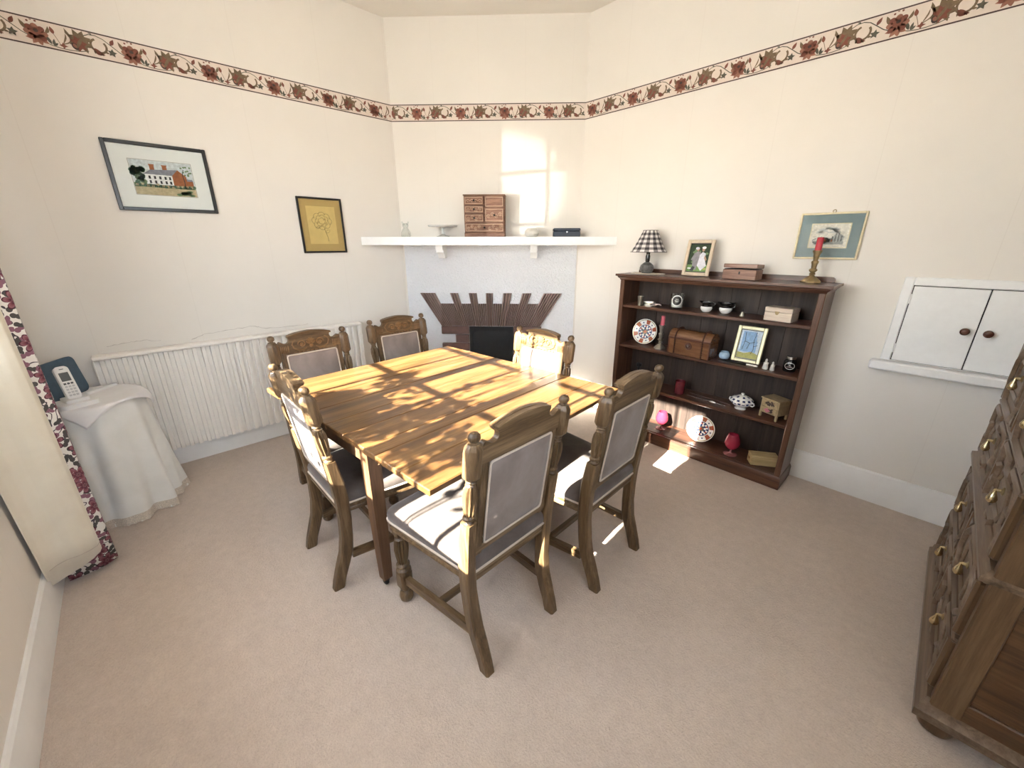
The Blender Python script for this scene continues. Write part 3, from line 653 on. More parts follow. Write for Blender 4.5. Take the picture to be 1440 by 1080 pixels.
# ------------------------------------------------------------------ pictures on the walls
def frame_part(mb, w, h, fw, d, mat, M, bev=0.003, back=0.002):
    for s_ in (-1, 1):
        mb.box((s_ * (w / 2 - fw / 2), 0, d / 2 + back), (fw, h, d), bev, mat, M)
        mb.box((0, s_ * (h / 2 - fw / 2), d / 2 + back), (w - 2 * fw + 0.002, fw, d), bev, mat, M)
def picture(name, label, M, w, h, fw, d, fmat, mount, prints, group=None, glassy=True):
    """M: local x right, y up, z out of the wall, origin at the picture's centre"""
    t_ = thing(name, label, 'picture'); t_.matrix_local = M
    mb = MB(); frame_part(mb, w, h, fw, d, fmat, None); part('frame', mb, t_, None)
    part('mount', MB().box((0, 0, 0.006), (w - fw, h - fw, 0.006)), t_, mount)
    if prints:
        mb = MB()
        for poly, mat, lay in prints: mb.flat(poly, 0.0094 + 0.0002 * lay, mat)
        part('print', mb, t_, None, smooth=0)
    if glassy: part('glass', MB().box((0, 0, 0.0118), (w - 2 * fw + 0.002, h - 2 * fw + 0.002, 0.001)), t_, M_WIN)
    return t_
def rect(x0, y0, x1, y1): return [(x0, y0), (x1, y0), (x1, y1), (x0, y1)]
# watercolour of a house
R = random.Random(3)
P = [(rect(-.145, -.095, .150, .095), I_SKYP, 0), (rect(-.145, -.095, .150, -.045), I_EARTH, 1), (rect(-.145, -.052, .150, -.030), I_GREEN, 2)]
P += [(rect(-.085, -.035, .045, .02), I_WALLP, 3), ([(.045, -.035), (.115, -.035), (.115, .02), (.078, .055), (.045, .02)], I_BRICKP, 3), ([(-.09, .02), (.045, .02), (.078, .055), (-.055, .045)], I_ROOFP, 3)]
P += [(rect(.115, -.032, .145, -.005), I_BRICKP, 3), ([(.115, -.005), (.148, -.005), (.142, .006), (.115, .008)], I_ROOFP, 3)]
for x_ in (-.055, .005): P += [(rect(x_, .035, x_ + .022, .072), I_BRICKP, 2), (rect(x_ - .002, .070, x_ + .024, .076), I_BRICKP, 4)]
for x_ in (-.07, -.045, -.02, .005, .027):
    P += [(rect(x_, -.005, x_ + .010, .012), I_INK, 4), (rect(x_, -.030, x_ + .010, -.013), I_INK, 4)]
for i in range(26): P.append((ell(-.115 + R.uniform(-.028, .028), .005 + R.uniform(-.035, .045), .014, .012, R.uniform(0, 90), 7), I_TREE if i % 3 else I_GREEN, 4))
for i in range(12): P.append((ell(.12 + R.uniform(-.025, .028), .045 + R.uniform(-.02, .03), .006, .005, 0, 6), I_GREEN, 4))
for i in range(24): P.append((ell(-.13 + i * .012, -.042 + R.uniform(-.006, .006), .010, .007, 0, 6), I_TREE if i % 2 else I_EARTH, 5))
for i in range(10): P.append((ell(.10 + R.uniform(-.04, .045), -.078 + R.uniform(-.01, .012), .016, .008, 0, 7), I_GREEN, 4))
P += [(q, I_INK, 5) for q in strip([(.10, -.05), (.102, -.01), (.098, .03), (.108, .06)], .0035)]
P += [(q, I_INK, 5) for x_ in range(0, 28) for q in strip([(-.13 + x_ * .01, -.052), (-.13 + x_ * .01, -.036)], .002)]
P += [(q, I_SEPIA, 1) for pts in ([(-.147, -.097), (.152, -.097)], [(-.147, .097), (.152, .097)], [(-.147, -.097), (-.147, .097)], [(.152, -.097), (.152, .097)]) for q in strip(pts, .0015)]
picture('framed_watercolour', 'black framed watercolour of a brick and white house, above the radiator', frameM((XL, 0.325, 1.878), (0, 1, 0), (0, 0, 1)), 0.49, 0.378, 0.02, 0.018, M_BLACK, M_MATB, P)
# pencil rose on yellow paper
P = [(rect(-.108, -.135, .108, .140), M_PAPERY, 0)]
ct = (0.0, 0.035)
for rr, k_ in ((.018, 5), (.033, 7), (.048, 8)):
    for i in range(k_):
        a = 360 / k_ * i + rr * 900
        P += [(q, I_SEPIA, 2) for q in strip(arc(ct[0] + rr * math.cos(rad(a)), ct[1] + rr * .8 * math.sin(rad(a)), rr * .55, a - 80, a + 80, 6), .0022)]
P += [(ell(ct[0] + x_, ct[1] + y_, .012, .008, 30), M_PAPERO, 1) for x_, y_ in ((-.03, -.01), (.02, .012), (.03, -.015), (0, -.03))]
P += [(q, I_SEPIA, 2) for q in strip([(0.01, -.01), (.018, -.045), (.03, -.085), (.032, -.115)], .003)]
P += [(q, I_SEPIA, 2) for q in strip(leafp(.02, -.05, .055, -.03, .010) + [(.02, -.05)], .0018)]
P += [(q, I_SEPIA, 2) for q in strip(leafp(-.01, -.005, -.055, -.018, .008) + [(-.01, -.005)], .0018)]
picture('framed_rose_drawing', 'black framed pencil rose on yellow paper, beside the mantel shelf', frameM((XL, 1.24, 1.632), (0, 1, 0), (0, 0, 1)), 0.335, 0.405, 0.014, 0.018, M_BLACK, M_PAPERO, P)
# engraving in a gilt frame
P = [(rect(-.092, -.066, .095, .070), M_GILT, 0), (rect(-.087, -.061, .090, .065), I_CREAM, 1)]
for i in range(46):
    x_ = R.uniform(-.07, .07); P.append((ell(x_, -.02 + R.uniform(-.012, .012) + .012 * math.sin(x_ * 40), .010, .006, R.uniform(0, 60), 6), I_ENG if i % 3 else I_ENGD, 2))
for i in range(16): P.append((ell(R.uniform(-.05, .05), .03 + R.uniform(-.012, .015), .018, .005, R.uniform(-20, 20), 7), plain('print_cloud', (0.52, 0.53, 0.50), 0.85), 2))
for i in range(9): P.append((rect(.01 + i * .007, -.03, .016 + i * .007, -.01 + .028 * math.sin(i * .4)), I_ENGD if i % 2 else I_ENG, 3))
P.append((rect(-.065, -.045, .075, -.030), I_ENG, 2)); P += [(rect(-.045 + i * .03, -.030, -.039 + i * .03, -.018), I_BRICKP, 4) for i in range(3)]
pr_ = picture('framed_engraving', 'small old engraving in a teal mount and gilt frame, above the bookcase', frameM((-0.533, YR, 1.54), (1, 0, 0), (0, 0, 1)), 0.31, 0.256, 0.011, 0.016, M_GILT, M_TEAL, P)
part('hanging_ring', MB().tube([(0.008 * math.cos(a * PI / 5), 0.134 + 0.008 * math.sin(a * PI / 5), 0.006) for a in range(10)], 0.0022, 6, closed=True), pr_, M_BRASS)

# ------------------------------------------------------------------ serving hatch in the right wall
ht = thing('serving_hatch', 'white serving hatch with two doors and round wooden knobs', 'cupboard', (0, YR, 0))
HX0, HX1, HZ0, HZ1 = -0.112, 0.440, 0.884, 1.292
fw = 0.042
part('architrave', MB().box((HX0 - fw / 2, -0.012, (HZ0 + HZ1) / 2 + fw / 2), (fw, 0.024, HZ1 - HZ0 + fw), 0.004), ht, M_WHITE)
part('architrave', MB().box((HX1 + fw / 2, -0.012, (HZ0 + HZ1) / 2 + fw / 2), (fw, 0.024, HZ1 - HZ0 + fw), 0.004), ht, M_WHITE)
part('architrave', MB().box(((HX0 + HX1) / 2, -0.012, HZ1 + fw / 2), (HX1 - HX0, 0.024, fw), 0.004), ht, M_WHITE)
part('hatch_sill', MB().box(((HX0 + HX1) / 2, -0.035, HZ0 - 0.03), (HX1 - HX0 + 0.16, 0.07, 0.05), 0.008), ht, M_WHITE)
part('gap_shade_sheet', MB().box(((HX0 + HX1) / 2, -0.0015, (HZ0 + HZ1) / 2), (HX1 - HX0, 0.003, HZ1 - HZ0)), ht, M_OPENING)  # thin black sheet: shade in the door gaps put into the colour
for k_, (a, b_) in enumerate(((HX0 + 0.004, 0.1615), (0.1665, HX1 - 0.004))):
    d = part('door', MB().box(((a + b_) / 2, -0.011, (HZ0 + HZ1) / 2), (b_ - a, 0.016, HZ1 - HZ0 - 0.008), 0.002), ht, M_WHITE)
    kx = b_ - 0.037 if k_ == 0 else a + 0.037
    part('knob', MB().lathe([(0.0, 0.04), (0.012, 0.0385), (0.0175, 0.033), (0.0185, 0.027), (0.015, 0.02), (0.008, 0.015), (0.008, 0.0)], 20, (0, 0, 0), None, frameM((kx, -0.019, 1.083), (1, 0, 0), (0, 0, 1))), d, M_KNOB)
    hxx = a - 0.002 if k_ == 0 else b_ + 0.002
    for z in (HZ0 + 0.07, HZ1 - 0.07): part('hinge', MB().tube([(hxx, -0.023, z - 0.025), (hxx, -0.023, z + 0.025)], 0.0045, 8), d, M_WHITE)

# ------------------------------------------------------------------ bookcase
BX0, BX1, BY0, BY1 = -1.712, -0.432, 2.762, 3.018
bk = thing('bookcase', 'dark mahogany open bookcase with three shelves and moulded cornice', 'bookcase', ((BX0 + BX1) / 2, BY1, 0))
hw = (BX1 - BX0) / 2; dp = BY1 - BY0
for s_ in (-1, 1):
    part('side_panel', MB().box((s_ * (hw - 0.0115), -dp / 2, 0.66), (0.023, dp - 0.004, 1.17), 0.002), bk, M_BOOKZ)
    part('front_stile', MB().box((s_ * (hw - 0.0165), -dp + 0.008, 0.66), (0.033, 0.018, 1.17), 0.004), bk, M_BOOKZ)
nb = 7; bw = (2 * hw - 0.05) / nb
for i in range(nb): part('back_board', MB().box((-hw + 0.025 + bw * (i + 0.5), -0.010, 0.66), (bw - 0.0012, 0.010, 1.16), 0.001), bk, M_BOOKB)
for z in (1.045, 0.733, 0.419): part('shelf', MB().box((0, -dp / 2 + 0.004, z), (2 * hw - 0.048, dp - 0.03, 0.022), 0.004), bk, M_BOOKX)
part('base_shelf', MB().box((0, -dp / 2 + 0.004, 0.079), (2 * hw - 0.048, dp - 0.03, 0.022), 0.003), bk, M_BOOKX)
# plinth, cornice, gallery: moulded sections running round three sides
def moulded(name, prof, parent, mat, hx, y0, y1):
    """prof: (overhang, z) closed section; runs up one side, along the front and back the other"""
    mb = MB(); k = len(prof); vs = []
    for (cx_, cy_, dx_, dy_) in ((-hx, y1, -1, 0), (-hx, y0, -1, -1), (hx, y0, 1, -1), (hx, y1, 1, 0)):
        for o_, z in prof: vs.append((cx_ + dx_ * o_, cy_ + dy_ * o_, z))
    fs = [(j * k + i, j * k + (i + 1) % k, (j + 1) * k + (i + 1) % k, (j + 1) * k + i) for j in range(3) for i in range(k)] + [tuple(range(k)), tuple(range(3 * k, 4 * k))]
    mb.raw(vs, fs); return part(name, mb, parent, mat)
moulded('plinth', [(-0.02, 0.0), (0.010, 0.0), (0.010, 0.068), (0.002, 0.086), (-0.02, 0.086)], bk, M_BOOKX, hw, -dp, -0.001)
moulded('cornice', [(-0.02, 1.24), (0.002, 1.24), (0.006, 1.25), (0.016, 1.258), (0.018, 1.266), (0.03, 1.270), (0.03, 1.284), (-0.02, 1.284)], bk, M_BOOKX, hw, -dp, -0.001)
part('top_board', MB().box((0, -dp / 2, 1.275), (2 * hw, dp - 0.002, 0.018), 0), bk, M_BOOKX)
gp = [(-hw + 0.01, 1.2845), (hw - 0.01, 1.2845), (hw - 0.01, 1.295)] + arc(hw - 0.03, 1.295, 0.02, 0, 90, 4) + arc(-hw + 0.03, 1.295, 0.02, 90, 180, 4)
part('gallery', MB().prism(gp, 0, 0.012, None, frameM((0, -0.004, 0), (1, 0, 0), (0, 0, 1))), bk, M_BOOKX)

# ------------------------------------------------------------------ oak chest of drawers
CX0, CY0, CY1 = 0.278, 1.555, 2.53
ch = thing('oak_chest_of_drawers', 'tall dark oak chest of drawers with geometric mouldings and brass drops', 'chest of drawers', (CX0, CY0, 0))
CW = CY1 - CY0; CD = 0.47
part('carcass', MB().box((CD / 2 + 0.012, CW / 2, 0.66), (CD - 0.024, CW - 0.03, 1.08), 0.003), ch, M_CABY)
# side frame with two sunk panels (faces the camera) and its twin on the far side
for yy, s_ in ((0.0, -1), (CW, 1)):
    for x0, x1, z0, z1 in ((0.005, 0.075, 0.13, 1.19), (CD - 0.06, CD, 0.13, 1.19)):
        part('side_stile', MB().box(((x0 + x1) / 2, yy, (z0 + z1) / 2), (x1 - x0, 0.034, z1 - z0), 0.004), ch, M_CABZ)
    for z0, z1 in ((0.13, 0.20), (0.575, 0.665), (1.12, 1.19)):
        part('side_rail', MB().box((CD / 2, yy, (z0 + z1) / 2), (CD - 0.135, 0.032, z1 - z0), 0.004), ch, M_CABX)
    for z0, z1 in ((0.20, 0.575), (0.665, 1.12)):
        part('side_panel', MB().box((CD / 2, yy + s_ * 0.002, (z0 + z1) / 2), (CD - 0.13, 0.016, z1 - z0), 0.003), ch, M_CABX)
def cmould(name, prof, mat=M_CABY, hi=0.0):
    mb = MB(); k = len(prof); vs = []
    for (x_, y_, dx_, dy_) in ((CD, 0, 0, -1), (0, 0, -1, -1), (0, CW, -1, 1), (CD, CW, 0, 1)):
        for o_, z in prof: vs.append((x_ + dx_ * o_, y_ + dy_ * o_ * 1.4, z))
    fs = [(j * k + i, j * k + (i + 1) % k, (j + 1) * k + (i + 1) % k, (j + 1) * k + i) for j in range(3) for i in range(k)] + [tuple(range(k)), tuple(range(3 * k, 4 * k))]
    mb.raw(vs, fs); return part(name, mb, ch, mat)
cmould('plinth_moulding', [(-0.02, 0.075), (0.020, 0.075), (0.022, 0.105), (0.014, 0.118), (0.012, 0.135), (0.004, 0.148), (-0.02, 0.148)])
cmould('waist_moulding', [(-0.02, 0.607), (0.004, 0.607), (0.010, 0.617), (0.019, 0.622), (0.019, 0.636), (0.008, 0.644), (0.002, 0.652), (-0.02, 0.652)])
cmould('top_moulding', [(-0.02, 1.165), (0.004, 1.165), (0.010, 1.180), (0.022, 1.188), (0.024, 1.210), (-0.02, 1.210)])
part('chest_top', MB().box((CD / 2, CW / 2, 1.2), (CD - 0.01, CW - 0.01, 0.02), 0), ch, M_CABY)
for (x_, y_) in ((0.045, 0.045), (CD - 0.05, 0.045), (0.045, CW - 0.045), (CD - 0.05, CW - 0.045)):
    part('bun_foot', MB().lathe([(0.025, 0), (0.042, 0.010), (0.048, 0.03), (0.042, 0.052), (0.025, 0.064), (0.032, 0.077)], 20, (x_, y_, 0)), ch, M_CABZ)
MF = frameM((0, CW, 0), (0, -1, 0), (0, 0, 1))    # local x along the front (far to near), y up, z out (towards -x)
assert (MF.to_3x3() @ Vector((0, 0, 1))).x < -0.9
SEC = [(-0.5, 0), (-0.5, 0.55), (-0.25, 0.85), (0.05, 1.0), (0.3, 0.7), (0.5, 0.35), (0.5, 0)]
def ring_moulding(mb, pts, w, h, z0, M):
    k = len(pts); P_ = [Vector((x, y)) for x, y in pts]; vs = []
    for i in range(k):
        e0 = (P_[i] - P_[i - 1]).normalized(); e1 = (P_[(i + 1) % k] - P_[i]).normalized()
        n0 = Vector((-e0.y, e0.x)); n1 = Vector((-e1.y, e1.x)); mm = (n0 + n1); mm = mm / max(0.35, mm.dot(n0)) if mm.length > 1e-6 else n0
        for a, b_ in SEC: q = P_[i] + mm * (a * w); vs.append((q.x, q.y, z0 + b_ * h))
    s_ = len(SEC); fs = [(i * s_ + q, i * s_ + (q + 1) % s_, ((i + 1) % k) * s_ + (q + 1) % s_, ((i + 1) % k) * s_ + q) for i in range(k) for q in range(s_)]
    mb.raw(vs, fs, None, M)
def drop_handle(parent, u, z, M, zf):
    mb = MB(); Mk = M @ Matrix.Translation((u, z, zf))
    mb.lathe([(0.013, 0), (0.013, 0.002), (0.006, 0.006), (0.004, 0.016), (0.0, 0.017)], 14, (0, 0, 0), M_BRASS, Mk)
    Md = Mk @ Matrix.Translation((0, 0, 0.014)) @ Matrix.Rotation(PI / 2, 4, 'X') @ Matrix.Rotation(PI, 4, 'X')
    mb.lathe([(0.0, -0.004), (0.004, 0.0), (0.0045, 0.008), (0.009, 0.02), (0.0125, 0.031), (0.0115, 0.039), (0.006, 0.045), (0.0, 0.0465)], 14, (0, 0, 0), M_BRASSB, Mk @ Matrix.Translation((0, -0.0, 0.016)) @ Matrix.Rotation(PI / 2, 4, 'X'))
    part('drop_handle', mb, parent, None, label='brass pear drop handle')
rows = [(0.158, 0.372, 0), (0.382, 0.598, 1), (0.662, 0.885, 0), (0.895, 1.155, 1)]
for (z0, z1, kind) in rows:
    dr = part('drawer', MB().box((CW / 2, (z0 + z1) / 2, -0.010), (CW - 0.06, z1 - z0 - 0.006, 0.024), 0.003, None, MF), ch, M_CABY)
    zc_ = (z0 + z1) / 2; hh = (z1 - z0) / 2 - 0.016
    for cu in (CW * 0.255, CW * 0.745):
        hw_ = CW * 0.205; e_ = 0.035
        mb = MB()
        if kind == 0:   # eared rectangle round a lozenge
            pts = [(-hw_, -hh), (-e_ * 1.2, -hh), (-e_ * 1.2, -hh + e_ * .6), (e_ * 1.2, -hh + e_ * .6), (e_ * 1.2, -hh), (hw_, -hh), (hw_, -e_ * .8), (hw_ - e_, -e_ * .8), (hw_ - e_, e_ * .8), (hw_, e_ * .8), (hw_, hh), (e_ * 1.2, hh), (e_ * 1.2, hh - e_ * .6), (-e_ * 1.2, hh - e_ * .6), (-e_ * 1.2, hh), (-hw_, hh), (-hw_, e_ * .8), (-hw_ + e_, e_ * .8), (-hw_ + e_, -e_ * .8), (-hw_, -e_ * .8)]
            inn = [(-hw_ * .62, 0), (-hw_ * .4, -hh * .52), (hw_ * .4, -hh * .52), (hw_ * .62, 0), (hw_ * .4, hh * .52), (-hw_ * .4, hh * .52)]
        else:           # long octagon inside mitred corner blocks
            pts = [(-hw_, -hh * .35), (-hw_ * .62, -hh), (hw_ * .62, -hh), (hw_, -hh * .35), (hw_, hh * .35), (hw_ * .62, hh), (-hw_ * .62, hh), (-hw_, hh * .35)]
            inn = [(-hw_ * .5, -hh * .5), (hw_ * .5, -hh * .5), (hw_ * .5, hh * .5), (-hw_ * .5, hh * .5)]
        ring_moulding(mb, [(cu + x, zc_ + y) for x, y in pts], 0.024, 0.014, 0.001, MF); part('drawer_moulding', mb, dr, M_CABY)
        mb = MB(); ring_moulding(mb, [(cu + x, zc_ + y) for x, y in inn], 0.017, 0.009, 0.001, MF); part('inner_moulding', mb, dr, M_CABY)
        if kind == 1:
            for sx in (-1, 1):
                for sy in (-1, 1):
                    q = [(cu + sx * hw_, zc_ + sy * hh), (cu + sx * hw_, zc_ + sy * hh * .6), (cu + sx * hw_ * .78, zc_ + sy * hh)]
                    part('corner_block', MB().prism(q if sx * sy < 0 else q[::-1], 0.001, 0.011, None, MF), dr, M_CABY)
        drop_handle(dr, cu + (0.0), zc_ + 0.012, MF, 0.003)
    for u in (0.035, CW / 2, CW - 0.035):
        part('split_spindle', MB().box((u, zc_, -0.002), (0.030, z1 - z0 - 0.012, 0.026), 0.008, None, MF), ch, M_CABZ)
for z in (0.377, 0.890): part('drawer_rail', MB().box((CW / 2, z, -0.004), (CW - 0.01, 0.016, 0.024), 0.005, None, MF), ch, M_CABY)

# ------------------------------------------------------------------ dining table
TA = rad(5.0); TZ = 0.76
tb = thing('dining_table', 'large square oak drop-leaf dining table dappled with leaf shadows', 'table', (-1.7375, 1.1245, 0), TA)
ub = [-0.716, -0.555, -0.385, -0.205, -0.02, 0.135, 0.30, 0.385, 0.55, 0.716]; hv = 0.633
for a, b_ in zip(ub[:-1], ub[1:]):
    part('board', MB().box(((a + b_) / 2, rnd.uniform(-0.003, 0.003), TZ - 0.013 + rnd.uniform(-0.0006, 0.0006)), (b_ - a - 0.0016, 2 * hv, 0.026), 0.0035), tb, M_OAKTOP)
for s_ in (-1, 1):
    part('apron', MB().box((s_ * 0.255, 0, 0.685), (0.024, 1.12, 0.096), 0.003), tb, M_OAKLEG)
    part('apron', MB().box((0, s_ * 0.575, 0.685), (0.46, 0.024, 0.096), 0.003), tb, M_OAKLEG)
    part('gate_rail', MB().box((s_ * 0.47, s_ * 0.05, 0.70), (0.40, 0.026, 0.06), 0.003), tb, M_OAKLEG)
for (u, v) in ((0.235, -0.575), (-0.235, 0.575), (0.685, 0.03), (-0.685, -0.03)):
    mb = MB(); prof = [(0.029, 0.73), (0.029, 0.55), (0.026, 0.30), (0.021, 0.045)]
    vs = []
    for r_, z in prof: vs += [(u - r_, v - r_, z), (u + r_, v - r_, z), (u + r_, v + r_, z), (u - r_, v + r_, z)]
    fs = [(j * 4 + i, j * 4 + (i + 1) % 4, j * 4 + 4 + (i + 1) % 4, j * 4 + 4 + i) for j in range(3) for i in range(4)] + [(0, 1, 2, 3), (12, 13, 14, 15)]
    mb.raw(vs, fs); lg = part('leg', mb, tb, M_OAKLEG)
    mb = MB(); mb.lathe([(0.016, 0.034), (0.018, 0.048)], 12, (u, v, 0)); mb.lathe([(0.0, -0.010), (0.012, -0.010), (0.018, -0.006), (0.018, 0.006), (0.012, 0.010), (0.0, 0.010)], 16, (0, 0, 0), None, Matrix.Translation((u - 0.006, v, 0.018)) @ Matrix.Rotation(PI / 2, 4, 'X'))
    mb.box((u, v, 0.028), (0.012, 0.028, 0.018), 0.002); part('castor', mb, lg, M_IRON, label='small black castor')

# ------------------------------------------------------------------ dining chair (local +y is the front)
def ysh(z): return 0.045 * (0.99 - z) / 0.33
def make_chair(label):
    t_ = thing('dining_chair', label, 'chair', group='carved oak dining chairs round the table')
    # rear legs and turned back posts
    for s_ in (-1, 1):
        path = [(0.185, 0.004, 0.0), (0.186, 0.016, 0.05), (0.187, 0.040, 0.12), (0.189, 0.060, 0.18), (0.193, 0.070, 0.26), (0.20, 0.074, 0.36), (0.204, 0.072, 0.45), (0.207, 0.064, 0.54), (0.209, 0.046, 0.655)]
        w_ = [0.020, 0.021, 0.023, 0.024, 0.0235, 0.023, 0.023, 0.022, 0.021]
        d_ = [0.024, 0.025, 0.027, 0.027, 0.025, 0.025, 0.026, 0.027, 0.022]
        mb = MB(); vs = []; c_ = 0.72
        for (x, y, z), a, b_ in zip(path, w_, d_):
            for (p, q) in ((-1, -c_), (-c_, -1), (c_, -1), (1, -c_), (1, c_), (c_, 1), (-c_, 1), (-1, c_)): vs.append((s_ * x + p * a, y + q * b_, z))
        k = len(path); fs = [(j * 8 + i, j * 8 + (i + 1) % 8, j * 8 + 8 + (i + 1) % 8, j * 8 + 8 + i) for j in range(k - 1) for i in range(8)] + [tuple(range(8)), tuple((k - 1) * 8 + i for i in range(8))]
        mb.raw(vs, fs); part('rear_leg', mb, t_, M_CHAIR)
        mb = MB(); cx = s_ * 0.2095
        mb.lathe([(0.018, 0.653), (0.0195, 0.660), (0.014, 0.667), (0.0205, 0.674), (0.0205, 0.681), (0.015, 0.687)], 20, (cx, 0, 0), None, None, True, shear=ysh)
        mb.lathe([(0.0165, 0.686, 1), (0.020, 0.70, 1), (0.0245, 0.735, 1), (0.026, 0.765, 1), (0.024, 0.79, 1), (0.017, 0.803, 1)], 40, (cx, 0, 0), None, None, True, flutes=10, depth=0.32, shear=ysh)
        mb.lathe([(0.015, 0.802), (0.019, 0.807), (0.0145, 0.813), (0.0185, 0.820), (0.0145, 0.826)], 20, (cx, 0, 0), None, None, True, shear=ysh)
        mb.lathe([(0.017, 0.825), (0.029, 0.838), (0.031, 0.843), (0.0315, 0.932), (0.030, 0.940), (0.019, 0.955)], 8, (cx, 0, 0), None, None, True, shear=ysh, rot=PI / 8)
        po = part('back_post', mb, t_, M_CHAIR)
        part('finial', MB().lathe([(0.011, 0.953), (0.009, 0.960), (0.016, 0.964), (0.0195, 0.972), (0.0185, 0.982), (0.012, 0.990), (0.0, 0.993)], 18, (cx, 0, 0), shear=ysh), po, M_CHAIR)
    # crest rail: arched top with round notches, moulded lip, carving on the front
    half = [(0.0, 1.0), (0.04, 0.997), (0.075, 0.993), (0.105, 0.987), (0.124, 0.981), (0.121, 0.974)] + [(x, z) for x, z in arc(0.140, 0.957, 0.021, 130, 320, 9)] + [(0.161, 0.946), (0.168, 0.951), (0.176, 0.949), (0.181, 0.940), (0.187, 0.936), (0.187, 0.872), (0.150, 0.872)]
    poly = half + [(-x, z) for x, z in half[::-1][:-1]]
    k = len(poly); vs = [(x, ysh(z) - 0.013, z) for x, z in poly] + [(x, ysh(z) + 0.010, z) for x, z in poly]
    mb = MB(); c0 = len(vs); 
    fs = [tuple(range(k))[::-1], tuple(range(k, 2 * k))] + [(i, (i + 1) % k, k + (i + 1) % k, k + i) for i in range(k)]
    mb.raw(vs, fs); cr_ = part('crest_rail', mb, t_, M_CHAIRX, smooth=30)
    lip = [(-0.126, 0.979), (-0.105, 0.985), (-0.075, 0.991), (-0.04, 0.996), (0, 0.999), (0.04, 0.996), (0.075, 0.991), (0.105, 0.985), (0.126, 0.979)]
    vs = []; 
    for x, z in lip: vs += [(x, ysh(z) + 0.008, z - 0.012), (x, ysh(z) + 0.026, z - 0.008), (x, ysh(z) + 0.030, z + 0.002), (x, ysh(z) + 0.008, z + 0.003)]
    n_ = len(lip); fs = [(j * 4 + i, j * 4 + (i + 1) % 4, j * 4 + 4 + (i + 1) % 4, j * 4 + 4 + i) for j in range(n_ - 1) for i in range(4)] + [(0, 1, 2, 3), tuple((n_ - 1) * 4 + i for i in range(4))]
    part('crest_lip', MB().raw(vs, fs), cr_, M_CHAIRX)
    mb = MB(); MCV = lambda x, z, o=0.0: (x, ysh(z) + 0.0125 + o, z)
    for s_ in (-1, 1):
        sp = [MCV(s_ * (0.052 + 0.024 * (1 - i / 20) * math.cos(i * 0.5)), 0.925 + 0.024 * (1 - i / 20) * math.sin(i * 0.5), 0.003) for i in range(18)]
        mb.tube(sp, 0.0042, 6)
        mb.tube([MCV(s_ * 0.028, 0.90, 0.003), MCV(s_ * 0.045, 0.89, 0.003), MCV(s_ * 0.075, 0.892, 0.003), MCV(s_ * 0.10, 0.905, 0.003), MCV(s_ * 0.108, 0.93, 0.003)], [0.003, 0.004, 0.005, 0.004, 0.003], 6)
        mb.tube([MCV(s_ * 0.085, 0.955, 0.003), MCV(s_ * 0.10, 0.945, 0.003), MCV(s_ * 0.11, 0.925, 0.003)], 0.004, 6)
        mb.lathe([(0.009, 0), (0.007, 0.006), (0.0, 0.008)], 10, (0, 0, 0), None, frameM(MCV(s_ * 0.052, 0.925), (-1, 0, 0), (0, 0, 1)))
        for j in range(5): mb.box(MCV(s_ * (0.132 + 0.010 * j), 0.905, 0.002), (0.0055, 0.008, 0.042), 0.002)
    for a in range(-60, 61, 24):
        mb.tube([MCV(0.010 * math.sin(rad(a)), 0.915 + 0.010 * math.cos(rad(a)), 0.004), MCV(0.030 * math.sin(rad(a)), 0.915 + 0.042 * math.cos(rad(a)), 0.005)], [0.003, 0.0055], 6)
    mb.lathe([(0.012, 0), (0.010, 0.006), (0.0, 0.009)], 12, (0, 0, 0), None, frameM(MCV(0, 0.908), (-1, 0, 0), (0, 0, 1)))
    for i in range(9): mb.box(MCV(-0.096 + 0.024 * i, 0.8795, 0.002), (0.016, 0.006, 0.006), 0.002)
    part('carving', mb, cr_, M_CARVE, smooth=50)
    for s_ in (-1, 1):
        mb = MB(); vs = []
        for z in (0.49, 0.885):
            for (x, y) in ((0.150, -0.010), (0.178, -0.010), (0.178, 0.012), (0.150, 0.012)): vs.append((s_ * x, y + ysh(z), z))
        mb.raw(vs, [(0, 1, 2, 3), (4, 5, 6, 7), (0, 1, 5, 4), (1, 2, 6, 5), (2, 3, 7, 6), (3, 0, 4, 7)]); part('back_stile', mb, t_, M_CHAIR)
    part('lower_back_rail', MB().box((0, ysh(0.515), 0.515), (0.372, 0.022, 0.034), 0.004), t_, M_CHAIRX)
    # upholstered back panel
    def pil(sgn):
        def f(u, v):
            x = (u - 0.5) * 0.298; z = 0.532 + v * 0.338; e = min(1, 6 * min(u, 1 - u)) * min(1, 7 * min(v, 1 - v))
            return (x, ysh(z) + sgn * (0.012 + 0.011 * math.sqrt(max(e, 0))), z)
        return f
    mb = MB(); mb.grid(pil(1), 14, 16); mb.grid(pil(-1), 14, 16); bp_ = part('back_panel', mb, t_, M_UPHB)
    for sgn in (-1, 1):
        pts = [(x, ysh(z) + sgn * 0.015, z) for x, z in rrect(-0.147, 0.534, 0.147, 0.868, 0.012, 3)]
        part('piping', MB().tube(pts, 0.0042, 6, closed=True, up=(0, 1, 0)), bp_, M_PIPE)
    # seat
    out = []
    corners = [(-0.205, 0.055, 0.03), (0.205, 0.055, 0.03), (0.262, 0.548, 0.05), (-0.262, 0.548, 0.05)]
